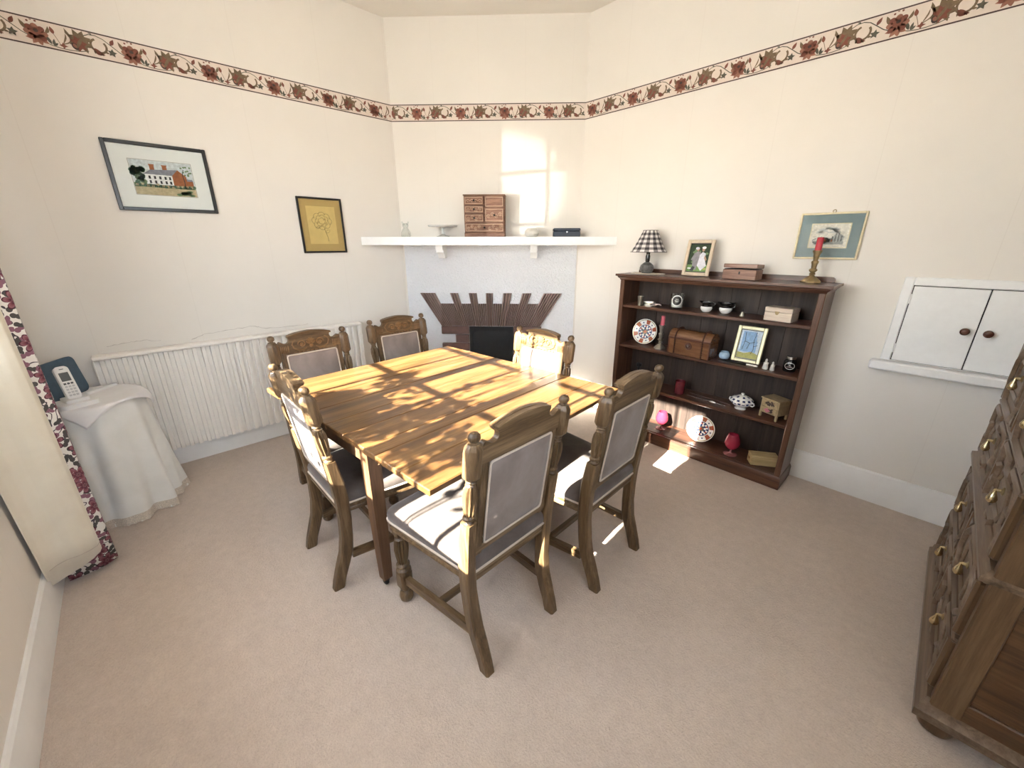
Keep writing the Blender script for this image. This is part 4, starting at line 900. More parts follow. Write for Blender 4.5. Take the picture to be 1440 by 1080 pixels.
    for i, (x, y, r_) in enumerate(corners):
        p0 = Vector(corners[i - 1][:2]); p1 = Vector((x, y)); p2 = Vector(corners[(i + 1) % 4][:2])
        a = p1 + (p0 - p1).normalized() * r_; b_ = p1 + (p2 - p1).normalized() * r_
        for j in range(6):
            t = j / 5; out.append(tuple(a * (1 - t) ** 2 + p1 * 2 * t * (1 - t) + b_ * t * t))
        q = Vector(corners[(i + 1) % 4][:2]); rn = corners[(i + 1) % 4][2]; e_ = q + (p1 - q).normalized() * rn
        bow = 0.012 if i == 2 else 0.0
        for j in (0.25, 0.5, 0.75):
            m_ = b_ * (1 - j) + e_ * j; out.append((m_.x, m_.y + bow * math.sin(PI * j)))
    cen = Vector((0, 0.31)); k = len(out)
    def layer(sc, z): return [((cen.x + (x - cen.x) * sc), (cen.y + (y - cen.y) * sc), z) for x, y in out]
    mb = MB(); lay = [(0.985, 0.425), (1.0, 0.436), (1.004, 0.450), (0.99, 0.464), (0.955, 0.475), (0.87, 0.484), (0.7, 0.489), (0.4, 0.492), (0.12, 0.493)]
    vs = []; 
    for sc_, z in lay: vs += layer(sc_, z)
    fs = [(j * k + i, j * k + (i + 1) % k, (j + 1) * k + (i + 1) % k, (j + 1) * k + i) for j in range(len(lay) - 1) for i in range(k)] + [tuple(range(k))[::-1], tuple((len(lay) - 1) * k + i for i in range(k))]
    mb.raw(vs, fs); st = part('seat', mb, t_, M_UPH, smooth=60)
    part('seat_piping', MB().tube(layer(1.0, 0.428), 0.0048, 6, closed=True, up=(0, 0, 1)), st, M_PIPE)
    mb = MB(); vs = layer(0.985, 0.383) + layer(0.985, 0.395) + layer(0.97, 0.400) + layer(0.985, 0.405) + layer(0.985, 0.424); fs = [(j * k + i, j * k + (i + 1) % k, (j + 1) * k + (i + 1) % k, (j + 1) * k + i) for j in range(4) for i in range(k)] + [tuple(range(k))[::-1], tuple(4 * k + i for i in range(k))]
    mb.raw(vs, fs); part('seat_frame', mb, t_, M_CHAIRX)
    for s_ in (-1, 1):
        mb = MB(); cx, cy = s_ * 0.222, 0.498
        mb.box((cx, cy, 0.368), (0.046, 0.046, 0.034), 0.003)
        mb.lathe([(0.022, 0.352), (0.024, 0.347), (0.017, 0.340), (0.024, 0.333)], 20, (cx, cy, 0))
        mb.lathe([(0.023, 0.334, 1), (0.030, 0.31, 1), (0.0315, 0.28, 1), (0.027, 0.24, 1), (0.021, 0.205, 1)], 48, (cx, cy, 0), None, None, True, flutes=12, depth=0.26)
        mb.lathe([(0.021, 0.206), (0.029, 0.198), (0.029, 0.190), (0.020, 0.182), (0.031, 0.172), (0.033, 0.160)], 20, (cx, cy, 0))
        mb.box((cx, cy, 0.118), (0.056, 0.056, 0.088), 0.008)
        mb.lathe([(0.020, 0.0), (0.027, 0.008), (0.030, 0.028), (0.026, 0.046), (0.017, 0.056), (0.024, 0.066), (0.024, 0.078)], 20, (cx, cy, 0))
        part('front_leg', mb, t_, M_CHAIR)
        a = Vector((s_ * 0.191, 0.085, 0.150)); b_ = Vector((s_ * 0.222, 0.472, 0.122))
        part('stretcher', MB().tube([a, b_], 1.0, 4, sec=[(-0.018, -0.011), (0.018, -0.011), (0.018, 0.011), (-0.018, 0.011)]), t_, M_CHAIRY)
    part('cross_stretcher', MB().box((0, 0.27, 0.136), (0.394, 0.022, 0.032), 0.004), t_, M_CHAIRX)
    return t_
GRP = 'carved oak dining chairs round the table'
c0 = make_chair('nearest carved oak dining chair, its back panel to the viewer')
c0.location = (-0.828, 0.838, 0); c0.rotation_euler = (0, 0, rad(92))
dup(c0, (-0.775, 1.437, 0), rad(92.5), 'carved oak dining chair in front of the bookcase', GRP)
dup(c0, (-1.775, 0.397, 0), rad(0), 'oak dining chair with brightly sunlit back panel, nearest the curtain', GRP)
dup(c0, (-2.625, 0.752, 0), rad(-88), 'carved oak dining chair at the middle of the radiator', GRP)
dup(c0, (-2.725, 1.40, 0), rad(-89), 'carved oak dining chair at the mantel end of the radiator', GRP)
dup(c0, (-1.64, 1.826, 0), rad(181.5), 'sunlit oak dining chair in front of the fireplace opening', GRP)

# ------------------------------------------------------------------ skirted side table with phone
ST = (-3.10, -0.285)
sd = thing('side_table', 'round side table hidden under a floor-length white skirt', 'table', (ST[0], ST[1], 0))
SH = 0.695
part('table_top', MB().lathe([(0.20, SH - 0.03), (0.21, SH - 0.02), (0.21, SH - 0.006), (0.20, SH - 0.004)], 40), sd, M_OAKLEG)
for a in (30, 150, 270): part('leg', MB().box((0.13 * math.cos(rad(a)), 0.13 * math.sin(rad(a)), (SH - 0.03) / 2), (0.035, 0.035, SH - 0.03), 0.004), sd, M_OAKLEG)
def skirtf(u, v):
    a = 2 * PI * u; z = (SH - 0.002) * (1 - v) + 0.006 * v
    r = 0.214 + 0.055 * v ** 0.9 + (0.010 + 0.026 * v) * v ** 0.35 * (math.sin(9 * a + 0.8 * math.sin(2 * a)) * 0.7 + 0.5 * math.sin(14 * a + 1 + 2 * v))
    x = r * math.cos(a); y = r * math.sin(a); y = max(y, -0.225 - 0.01 * math.sin(12 * a) * v)
    return (x, y, z)
mb = MB(); mb.grid(skirtf, 144, 22, closeu=True); sk = single('table_skirt', mb, M_LINEN, 'white gathered cloth skirt falling to the carpet beside the radiator', 'tablecloth', (ST[0], ST[1], 0))
part('lace_hem', MB().grid(lambda u, v: (lambda p: (p[0] * 1.006, p[1] * 1.006, 0.004 + 0.05 * v + 0.004 * math.sin(2 * PI * u * 60) * (1 - v)))(skirtf(u, 0.985 - 0.06 * v)), 288, 2, closeu=True), sk, M_LACE)
# square cloth on top, corners hanging
def topcloth(u, v):
    x = (u - 0.5) * 0.46; y = (v - 0.5) * 0.46; c, s_ = math.cos(rad(40)), math.sin(rad(40)); X, Y = x * c - y * s_, x * s_ + y * c
    r = math.hypot(X, Y); z = 0.0; k = 1.0; R0 = 0.222
    if r > R0:
        d = r - R0; z = -d * 0.93; k = (R0 + 0.02 * (1 - math.exp(-d * 30)) + d * 0.22) / r
    a = math.atan2(Y, X); wv = 1 + (0.05 * math.sin(7 * a + 1.0) * max(0, r - R0) / 0.1 if r > R0 else 0)
    yy = max(Y * k * wv, -0.238)
    return (X * k * wv, yy, SH + 0.003 + z)
mb = MB(); mb.grid(topcloth, 40, 40); o = single('table_topper', mb, M_CLOTH, 'small square white cloth laid over the skirted side table', 'tablecloth', (ST[0], ST[1], 0))
md = o.modifiers.new('thick', 'SOLIDIFY'); md.thickness = 0.0016; md.offset = 1
ZT_ = SH + 0.0055
nv = single('navy_board', MB().prism(rrect(-0.125, 0, 0.125, 0.205, 0.03, 6), -0.008, 0.008), M_NAVYB, 'slate blue rounded board leaning up behind the cordless phone', 'board')
xd = Vector((-0.86, 0.52, 0)); nv.matrix_local = frameM((-3.165, -0.352, ZT_ + 0.002), xd * -1, Vector((0, 0, 1)) + Vector((-0.52, -0.86, 0)) * 0.16)
PHS = 1.15
ph_ = thing('cordless_phone', 'white cordless phone standing in its charging cradle', 'phone', (-2.985, -0.322, ZT_), rad(110))
ph_.scale = (PHS, PHS, PHS)
# local: front is -y
part('cradle', MB().prism(rrect(-0.068, -0.062, 0.060, 0.062, 0.022, 5), 0, 0.020).prism(rrect(-0.040, -0.03, 0.040, 0.05, 0.014, 5), 0.020, 0.034), ph_, M_PHONE)
MH = Matrix.Translation((0, 0.004, 0.026)) @ Matrix.Rotation(rad(-22), 4, 'X') @ frameM((0, 0, 0), (1, 0, 0), (0, 0, 1))
hs_ = part('handset', MB().prism(rrect(-0.024, 0.0, 0.024, 0.155, 0.016, 6), -0.013, 0.011, None, MH).prism(rrect(-0.021, 0.003, 0.021, 0.152, 0.014, 6), 0.011, 0.0135, None, MH), ph_, M_PHONE)
part('screen', MB().box((0, 0.105, 0.0138), (0.031, 0.040, 0.0012), 0.0004, None, MH), hs_, M_SCREEN)
part('earpiece', MB().box((0, 0.141, 0.0138), (0.014, 0.003, 0.001), 0.0003, None, MH), hs_, M_SCREEN)
for r_ in range(5):
    for c_ in range(3): part('key', MB().box((-0.0115 + 0.0115 * c_, 0.073 - 0.0135 * r_, 0.0140), (0.0085, 0.0085, 0.0018), 0.0006, None, MH), hs_, M_KEY if r_ else M_SCREEN)
part('indicator', MB().box((0.035, -0.012, 0.0195), (0.010, 0.010, 0.003), 0.001), ph_, M_SCREEN)
mb = MB(); MR = Matrix.Translation((-3.215, -0.235, ZT_)) @ Matrix.Rotation(rad(135), 4, 'Z')
mb.prism(rrect(-0.085, -0.013, 0.085, 0.013, 0.011, 5), 0.0, 0.014, None, MR); single('white_remote', mb, M_PHONE, 'slim white remote lying on the side table by the radiator', 'remote')

# ------------------------------------------------------------------ curtain
cu = thing('curtain', 'floral curtain with cream lining, drawn back at the window edge', 'curtain', (-2.62, -0.44, 0))
cp = []
for i in range(60):
    s_ = i / 59; cp.append((-2.80 + 0.23 * s_, -0.425 + 0.055 * math.sin(2 * PI * 2.25 * s_ + 0.2)))
cp += [(-2.555, -0.338), (-2.52, -0.335), (-2.49, -0.372), (-2.475, -0.41), (-2.468, -0.455), (-2.465, -0.50)]
def curtf(path, z0, z1, amp):
    k = len(path) - 1
    def f(u, v):
        t = u * k; i = min(int(t), k - 1); w = t - i; a = path[i]; b_ = path[i + 1]
        z = z0 + (z1 - z0) * v; x = a[0] * (1 - w) + b_[0] * w; y = a[1] * (1 - w) + b_[1] * w
        g = amp * math.sin(2.2 * z + 3 * u); return (x + 2.62 + g * 0.4, max(y, -0.528) + 0.44 + g * 0.3, z)
    return f
mb = MB(); mb.grid(curtf(cp, 0.018, 2.72, 0.008), 130, 16)
acc = [0.0]
for i in range(130): acc.append(acc[-1] + (mb.v[i + 1].xy - mb.v[i].xy).length)
o = part('floral_face', mb, cu, M_FLORAL, label='floral printed face'); uvl = o.data.uv_layers.new(name='UVMap')
for lp_ in o.data.loops: uvl.data[lp_.index].uv = (acc[lp_.vertex_index % 131], o.data.vertices[lp_.vertex_index].co.z)
md = o.modifiers.new('thick', 'SOLIDIFY'); md.thickness = 0.003
lp = [(-2.555, -0.385), (-2.50, -0.372), (-2.455, -0.366), (-2.43, -0.372), (-2.41, -0.395), (-2.398, -0.43), (-2.40, -0.465), (-2.385, -0.495), (-2.36, -0.515), (-2.33, -0.527)]
def lin(u, v):
    p = curtf(lp, 0.115, 2.70, 0.010)(u, v); z = p[2]; k = math.exp(-((z - 0.75) / 0.45) ** 2)
    return (p[0] + 0.05 * k * max(0, u - 0.3), p[1], z + (0.02 * math.sin(6 * u) if v == 0 else 0))
mb = MB(); mb.grid(lin, 48, 20); o = part('lining', mb, cu, M_LINING, label='plain cream lining'); md = o.modifiers.new('thick', 'SOLIDIFY'); md.thickness = 0.002
part('hem_stitch', MB().tube([(lambda p: (p[0] + 0.003, p[1], p[2]))(lin(i / 30, 0.022)) for i in range(4, 28)], 0.0012, 4), o, M_PIPE)
part('curtain_rail', MB().tube([(-0.45, 0.0, 2.735), (2.1, 0.0, 2.735)], 0.014, 10), cu, M_WHITE)

# ------------------------------------------------------------------ things on the mantel shelf
def mpos(u, d, z=1.5535): p = CL + CE * u + CN * d; return (p.x, p.y, z)
MA = math.atan2(CE.y, CE.x)
# carved chest of little drawers
mc = thing('miniature_chest', 'small carved wooden chest of six drawers on the mantel shelf', 'chest', mpos(0.775, 0.105), MA)
W_, HH_, DD_ = 0.345, 0.325, 0.15      # local x along shelf, -y to the room
part('case', MB().box((0, 0.006, HH_ / 2), (W_, DD_ - 0.012, HH_), 0.003), mc, M_MINI)
part('base_band', MB().box((0, -DD_ / 2 + 0.002, 0.017), (W_, 0.012, 0.034), 0.002), mc, M_MINI)
part('top_edge', MB().box((0, 0.0, HH_ + 0.003), (W_ + 0.01, DD_ + 0.008, 0.008), 0.002), mc, M_MINI)
for (x0, x1, z0, z1, kind) in ((-.166, -.004, .252, .318, 'arch'), (-.166, -.004, .188, .246, 'leaf'), (-.166, -.004, .116, .182, 'disc'), (.004, .166, .232, .318, 'plain'), (.004, .166, .116, .226, 'disc'), (-.166, .166, .038, .110, 'disc')):
    d = part('drawer', MB().box(((x0 + x1) / 2, -DD_ / 2 + 0.001, (z0 + z1) / 2), (x1 - x0 - 0.006, 0.014, z1 - z0 - 0.006), 0.002), mc, M_MINI)
    mb = MB(); F = lambda x, z: frameM((x, -DD_ / 2 - 0.006, z), (1, 0, 0), (0, 0, 1)); zc_ = (z0 + z1) / 2; xc_ = (x0 + x1) / 2
    frame_part(mb, x1 - x0 - 0.012, z1 - z0 - 0.012, 0.006, 0.004, None, F(xc_, zc_), 0.001, 0)
    if kind != 'plain':
        nn = 5 if x1 - x0 > 0.2 else 2
        for i in range(nn * 2):
            xx = xc_ + ((i + 0.5) / (nn * 2) - 0.5) * (x1 - x0 - 0.03)
            if abs(xx - xc_) < 0.016: continue
            r_ = 0.015 if nn == 5 else 0.017; zz = zc_ + (0.008 if i % 2 else -0.006)
            if kind == 'arch': mb.tube([(p[0], -DD_ / 2 - 0.0075, p[1]) for p in arc(xx, zc_ - 0.006, r_ * 0.8, 0, 180, 8)], 0.003, 5)
            else: mb.tube([(p[0], -DD_ / 2 - 0.0075, p[1]) for p in arc(xx, zz, r_ * 0.72, 0, 330, 10)], 0.0028, 5)
            mb.lathe([(0.005, 0), (0.003, 0.004), (0, 0.005)], 8, (0, 0, 0), None, F(xx, zz if kind != 'arch' else zc_ - 0.008))
    part('relief', mb, d, M_MINID)
    if kind != 'plain': part('knob', MB().lathe([(0.004, 0), (0.004, 0.006), (0.008, 0.012), (0.006, 0.018), (0, 0.02)], 12, (0, 0, 0), None, F(xc_, zc_)), d, M_IRON)
# cake stand
single('cake_stand', MB().lathe([(0.055, 0), (0.056, 0.004), (0.03, 0.012), (0.011, 0.024), (0.008, 0.05), (0.010, 0.072), (0.03, 0.080), (0.120, 0.083), (0.128, 0.092), (0.126, 0.094), (0.118, 0.088), (0.0, 0.087)], 48), plain('pressed_glass', (0.66, 0.66, 0.63), 0.12, var=0.04), 'pale glass cake stand on the mantel shelf', 'cake stand', mpos(0.405, 0.125))
# glass ornament: seated cat-like figure blown in clear glass
gl = thing('glass_ornament', 'small clear glass animal ornament at the left end of the mantel shelf', 'ornament', mpos(0.075, 0.115), MA)
part('body', MB().lathe([(0.034, 0), (0.042, 0.01), (0.040, 0.035), (0.028, 0.062), (0.018, 0.075), (0.024, 0.085), (0.026, 0.098), (0.018, 0.11), (0, 0.113)], 24), gl, M_GLASS)
for s_ in (-1, 1): part('ear', MB().tube([(s_ * 0.014, 0, 0.10), (s_ * 0.026, 0, 0.118), (s_ * 0.028, 0, 0.13)], [0.008, 0.006, 0.002], 8), gl, M_GLASS)
bo = thing('tealight_bowl', 'round frosted glass tealight bowl on the mantel shelf', 'bowl', mpos(1.178, 0.12))
part('bowl', MB().lathe([(0.036, 0), (0.052, 0.008), (0.064, 0.026), (0.062, 0.045), (0.044, 0.066), (0.040, 0.070), (0.037, 0.068), (0.055, 0.045), (0.057, 0.026), (0.03, 0.008), (0, 0.007)], 12), bo, M_FROST, smooth=10)
part('tealight', MB().lathe([(0.019, 0.008), (0.019, 0.024), (0.0, 0.022)], 16), bo, M_CERAM)
nb_ = thing('navy_jewel_box', 'low navy leather box at the right end of the mantel shelf', 'box', mpos(1.475, 0.13), MA)
part('box_body', MB().box((0, 0, 0.022), (0.225, 0.12, 0.044), 0.003), nb_, M_NAVY)
part('lid', MB().box((0, 0, 0.057), (0.228, 0.123, 0.024), 0.006), nb_, M_NAVY)
part('escutcheon', MB().lathe([(0.008, 0), (0.008, 0.002), (0.0, 0.003)], 14, (0, 0, 0), None, frameM((0, -0.0605, 0.038), (1, 0, 0), (0, 0, 1))), nb_, M_STEEL)

# ------------------------------------------------------------------ things on top of the bookcase
Z0 = 1.2855
lm = thing('table_lamp', 'small table lamp with black and white gingham shade', 'lamp', (-1.585, 2.905, Z0 + 0.003))
part('base', MB().lathe([(0.032, 0), (0.046, 0.012), (0.052, 0.035), (0.046, 0.058), (0.026, 0.074), (0.014, 0.080)], 20), lm, M_STONEL)
part('stem', MB().lathe([(0.012, 0.078), (0.016, 0.088), (0.017, 0.12), (0.012, 0.135), (0.015, 0.145), (0.008, 0.152), (0.008, 0.185)], 16), lm, M_BLACKC)
rows_ = 9
def ging(i, j):
    a, b_ = (i // 3) % 2, j % 2
    return M_GK if a and b_ else (M_GG if a or b_ else M_GW)
prof = [(0.130 - 0.078 * (j / rows_) ** 0.85, 0.152 + 0.150 * j / rows_) for j in range(rows_ + 1)]
sh_ = part('shade', MB().lathe(prof, 72, (0, 0, 0), None, None, False, matf=ging), lm, None)
for r_, z in ((0.130, 0.152), (0.052, 0.302)): part('shade_trim', MB().tube([(r_ * math.cos(2 * PI * i / 48), r_ * math.sin(2 * PI * i / 48), z) for i in range(48)], 0.002, 5, closed=True), sh_, M_GK)
mb = MB(); pr = [(0.0, 0.0015)]
dp_ = [(0.125 + 0.010 * math.cos(a * 2 * PI / 5)) for a in range(80)]
mb.prism([(r_ * math.cos(2 * PI * i / 80), 0.7 * r_ * math.sin(2 * PI * i / 80)) for i, r_ in enumerate(dp_)], 0, 0.0022); single('lace_doily', mb, M_LACE, 'cream lace doily under the gingham lamp', 'doily', (-1.567, 2.892, Z0))
def stand_frame(name, label, loc, w, h, fw, lean, fmat, prints, rz=0.0, mount=M_MATB):
    t_ = thing(name, label, 'photo frame'); t_.matrix_local = Matrix.Translation(loc) @ Matrix.Rotation(rz, 4, 'Z') @ Matrix.Rotation(rad(-lean), 4, 'X') @ frameM((0, 0, h / 2), (1, 0, 0), (0, 0, 1))
    mb = MB(); frame_part(mb, w, h, fw, 0.016, fmat, None, 0.004, 0); part('frame', mb, t_, None)
    part('backing', MB().box((0, 0, 0.003), (w - 0.01, h - 0.01, 0.005)), t_, M_BLACK)
    mb = MB()
    for poly, mat, lay in prints: mb.flat(poly, 0.0062 + 0.0003 * lay, mat)
    part('picture', mb, t_, None, smooth=0)
    lz = (h * 0.62)
    part('strut', MB().prism([(-0.02, -h / 2 + 0.004), (0.02, -h / 2 + 0.004), (0.012, lz - h / 2), (-0.012, lz - h / 2)], -0.0035, -0.0005), t_, M_BLACK)
    return t_
P = [(rect(-.068, -.09, .068, .09), I_FOL, 0), (rect(-.068, -.09, .068, -.045), I_GRASS, 1)]
P += [(ell(R.uniform(-.06, .06), R.uniform(-.03, .085), .012, .009, 0, 6), I_GREEN if i % 3 == 0 else I_FOL, 1) for i in range(24)]
P += [([(-.03, -.078), (-.005, -.08), (.008, -.02), (.012, .035), (-.012, .045), (-.034, .03), (-.038, -.01)], I_SUIT, 2), (ell(-.012, .058, .010, .013), I_SKIN, 3), (ell(-.018, .064, .013, .009), I_DRESS, 4), ([(-.035, .025), (-.05, -.01), (-.04, -.02), (-.028, .005)], I_SUIT, 3)]
P += [([(.0, -.05), (.03, -.085), (.062, -.05), (.046, -.01), (.044, .03), (.022, .04), (.006, .02), (.004, -.015)], I_DRESS, 3), (ell(.024, .056, .010, .013), I_SKIN, 4), (ell(.026, .068, .014, .009), I_WALLP, 5), ([(.04, .02), (.058, -.01), (.05, -.02), (.038, .0)], I_SKIN, 4), ([(-.045, -.085), (-.02, -.088), (-.012, -.06), (-.03, -.055)], I_INK, 3)]
P += [(ell(-.05, -.07, .014, .006), I_WALLP, 2), (ell(.055, -.072, .012, .006), I_YELG, 2)]
stand_frame('photo_frame', 'pale wood frame with a photo of two people in pale clothes', (-1.215, 2.905, Z0 + 0.001), 0.185, 0.240, 0.023, 11, M_PALEFR, P)
# hinged wooden box
bx = thing('wooden_writing_box', 'brown wooden box with slightly raised lid on the bookcase top', 'box', (-0.905, 2.875, Z0), rad(-2))
part('box_body', MB().box((0, 0, 0.030), (0.198, 0.115, 0.060), 0.003), bx, M_BOXW)
part('lid', MB().box((0, 0.004, 0.012), (0.200, 0.117, 0.024), 0.003), bx, M_BOXW, Matrix.Translation((0, 0.0, 0.068)) @ Matrix.Rotation(rad(-2.2), 4, 'X'))
part('keyhole_plate', MB().box((0.002, -0.058, 0.040), (0.009, 0.003, 0.016), 0.001), bx, M_IRON)
part('lining_edge', MB().box((0, 0.0, 0.0615), (0.185, 0.105, 0.004), 0.001), bx, M_IRON)
def candlestick(name, label, loc, h, base_r, mat, cr, chh, cmat, sq=False):
    t_ = thing(name, label, 'candlestick', loc, rad(8)); s_ = h / 0.18; b = base_r
    prof = [(b, 0), (b, 0.006 * s_), (b * .93, 0.010 * s_), (b * .62, 0.024 * s_), (b * .30, 0.036 * s_), (0.012, 0.042 * s_), (0.017, 0.048 * s_), (0.011, 0.056 * s_), (0.021, 0.066 * s_), (0.022, 0.072 * s_), (0.013, 0.080 * s_), (0.015, 0.100 * s_), (0.019, 0.112 * s_), (0.019, 0.118 * s_), (0.012, 0.124 * s_), (0.015, 0.140 * s_), (0.018, 0.160 * s_), (0.024, 0.174 * s_), (0.025, 0.180 * s_), (0.0, 0.180 * s_)]
    part('stick', MB().lathe(prof, 8 if sq else 28, rot=PI / 8), t_, mat, smooth=20 if sq else 35)
    part('candle', MB().lathe([(cr, h), (cr * .97, h + chh * .96), (cr * .8, h + chh), (cr * .4, h + chh * .985), (0, h + chh * .98)], 18), t_, cmat)
    part('wick', MB().tube([(0, 0, h + chh * .97), (0.001, 0, h + chh * 1.06)], 0.0012, 5), t_, M_IRON)
    return t_
candlestick('brass_candlestick', 'octagonal aged brass candlestick with red candle on the bookcase top', (-0.545, 2.915, Z0), 0.178, 0.053, M_BRASS, 0.0165, 0.07, M_RED, True)

# ------------------------------------------------------------------ first shelf
Z1 = 1.0565
single('brass_beaker', MB().lathe([(0.017, 0), (0.018, 0.003), (0.016, 0.006), (0.021, 0.066), (0.023, 0.070), (0.021, 0.070), (0.015, 0.01), (0, 0.009)], 20), M_PEWTER, 'tiny pewter beaker at the left of the top shelf', 'beaker', (-1.552, 2.80, Z1))
tr = thing('silver_trinket_box', 'flat silvery trinket box lying on the top shelf', 'box', (-1.527, 2.885, Z1), rad(18))
part('box_body', MB().prism(rrect(-0.048, -0.022, 0.048, 0.022, 0.008, 4), 0, 0.020), tr, M_PEWTER); part('lid', MB().prism(rrect(-0.046, -0.02, 0.046, 0.02, 0.008, 4), 0.020, 0.028), tr, M_STEEL)
mb = MB(); mb.grid(lambda u, v: ((0.008 + 0.036 * v) * math.cos(PI * (u * 0.9 + 0.05)), (0.008 + 0.030 * v) * math.sin(PI * (u * 0.9 + 0.05)) - 0.015, 0.003 + 0.012 * math.sin(PI * v) + 0.002 * math.cos(u * PI * 16) * v), 40, 6)
o = single('sea_shell', mb, plain('shell_pink', (0.42, 0.33, 0.30), 0.4), 'flat pinkish scallop shell on the top shelf', 'shell', (-1.455, 2.86, Z1 + 0.004), rad(20)); o.modifiers.new('thick', 'SOLIDIFY').thickness = 0.003
gc = thing('glass_jar_candle', 'clear glass jar candle with black oval label on the top shelf', 'candle', (-1.298, 2.862, Z1))
part('jar', MB().lathe([(0.043, 0), (0.045, 0.004), (0.047, 0.105), (0.045, 0.107), (0.044, 0.105), (0.042, 0.012), (0, 0.010)], 32), gc, M_GLASS)
part('wax', MB().lathe([(0.040, 0.0125), (0.041, 0.070), (0.0, 0.069)], 24), gc, M_CERAM)
MQ = frameM((0, 0, 0.058), (0.93, 0.36, 0), (0, 0, 1)); 
def curved_label(par, r, poly_fn, mat, zc_, yaw, nm='label'):
    mb = MB(); mb.grid(lambda u, v: (lambda a, z: (r * math.cos(a), r * math.sin(a), z))(*poly_fn(u, v)), 16, 8); return part(nm, mb, par, mat)
def oval(yaw, ra, rz, zc_):
    def f(u, v):
        t = (u - 0.5) * 2; h = math.sqrt(max(0, 1 - t * t)); return (yaw + t * ra, zc_ + (v - 0.5) * 2 * rz * h)
    return f
yawc = math.atan2(-2.86, 1.3)
curved_label(gc, 0.0478, oval(yawc, 0.80, 0.038, 0.060), M_CERAM, 0, 0); curved_label(gc, 0.0482, oval(yawc, 0.66, 0.031, 0.060), M_BLACK, 0, 0, 'label_print')
mb = MB(); 
for z, hw2 in ((0.070, 0.22), (0.060, 0.30), (0.052, 0.20)): mb.tube([(0.0485 * math.cos(yawc + hw2 * t), 0.0485 * math.sin(yawc + hw2 * t), z) for t in (-1, -.5, 0, .5, 1)], 0.0014, 4)
part('label_mark', mb, gc, M_CERAM)
def jug(label, loc, rz, s=1.0):
    t_ = thing('cream_jug', label, 'jug', loc, rz, 'black and white jugs on the top shelf')
    part('lower_body', MB().lathe([(0.018 * s, 0), (0.022 * s, 0.002), (0.034 * s, 0.014 * s), (0.038 * s, 0.026 * s), (0.036 * s, 0.038 * s)], 28), t_, M_CERAM)
    def up(u, v):
        a = 2 * PI * u; z = (0.038 + 0.030 * v) * s; r = (0.036 - 0.010 * math.sin(PI * min(1, v * 1.3)) * (1 if v < .77 else .8) + 0.002 * v) * s
        sp = max(0, math.cos(a - PI)) ** 8 * 0.014 * s * v ** 2; return ((r + sp) * math.cos(a), (r + sp) * math.sin(a), z + sp * 0.3)
    mb = MB(); mb.grid(up, 36, 8, closeu=True); part('neck', mb, t_, M_BLACKC)
    part('inside', MB().lathe([(0.030 * s, 0.064 * s), (0.0, 0.062 * s)], 24, cap=False), t_, M_CERAM)
    part('handle', MB().tube([(0.030 * s, 0, 0.064 * s), (0.044 * s, 0, 0.066 * s), (0.052 * s, 0, 0.056 * s), (0.049 * s, 0, 0.042 * s), (0.036 * s, 0, 0.034 * s)], 0.0042 * s, 8), t_, M_BLACKC)
jug('black and white cream jug nearer the jar candle', (-1.088, 2.865, Z1), rad(8)); jug('black and white cream jug nearer the pale box', (-0.970, 2.885, Z1), rad(25), 1.04)
be = thing('tiny_bell', 'tiny dark metal bell ornament on the top shelf', 'ornament', (-0.859, 2.87, Z1))
part('bell', MB().lathe([(0.018, 0), (0.016, 0.006), (0.013, 0.018), (0.009, 0.026), (0.0, 0.029)], 18), be, M_PEWTER); part('grip', MB().lathe([(0.003, 0.028), (0.006, 0.036), (0.004, 0.044), (0.0, 0.047)], 12), be, M_IRON)
cbx = thing('pale_wooden_box', 'pale wooden box with small metal clasp on the top shelf', 'box', (-0.640, 2.862, Z1), rad(-8))
part('box_body', MB().box((0, 0, 0.026), (0.150, 0.105, 0.052), 0.002), cbx, M_PALEBOX); part('lid', MB().box((0, 0, 0.0665), (0.152, 0.107, 0.027), 0.003), cbx, M_PALEBOX)
part('clasp', MB().prism([(-0.012, 0.058), (0.012, 0.058), (0.010, 0.046), (0.004, 0.038), (-0.004, 0.038), (-0.010, 0.046)], 0, 0.003, None, frameM((-0.005, -0.0535, 0), (1, 0, 0), (0, 0, 1))), cbx, M_BRASS)

# ------------------------------------------------------------------ second shelf
Z2 = 0.7445
def plate(name, label, loc, R_, lean, yaw):
    t_ = thing(name, label, 'plate')
    M = Matrix.Translation(loc) @ Matrix.Rotation(yaw, 4, 'Z') @ Matrix.Rotation(rad(-lean), 4, 'X') @ frameM((0, 0, R_), (1, 0, 0), (0, 0, 1)); t_.matrix_local = M
    rr = [0.0, 0.10, 0.22, 0.36, 0.50, 0.56, 0.60, 0.68, 0.78, 0.90, 0.95, 1.0]
    prof = [(R_ * max(r, 1e-6), 0.004 + (0.012 * ((r - 0.56) / 0.44) if r > 0.56 else 0)) for r in rr]
    def mf(i, j):
        sct = (i // 4) % 12
        if j == 0: return M_REDC
        if j == 1: return M_GOLDC if i % 8 < 4 else M_NAVYC
        if j == 2: return M_CERAM if i % 8 in (0, 1, 2, 7) else M_NAVYC
        if j == 3: return M_REDC if i % 8 in (3, 4) else (M_NAVYC if i % 8 in (0, 7) else M_CERAM)
        if j == 4: return M_NAVYC
        if j in (5,): return M_CERAM
        if j == 10: return M_CERAM
        if j == 9: return M_GOLDC
        if i % 4 == 0: return M_CERAM
        if sct % 2 == 0: return M_REDC if not (j == 7 and i % 4 == 2) else M_GOLDC
        return M_CERAM if not (i % 4 == 2 and j == 7) else M_NAVYC
    part('dish', MB().lathe(prof, 48, (0, 0, 0), None, None, False, matf=mf), t_, None)
    part('underside', MB().lathe([(R_, 0.0159), (R_ * 0.97, 0.012), (R_ * 0.55, 0.0), (0.0, 0.0)], 48, cap=False), t_, M_CERAM)
    return t_
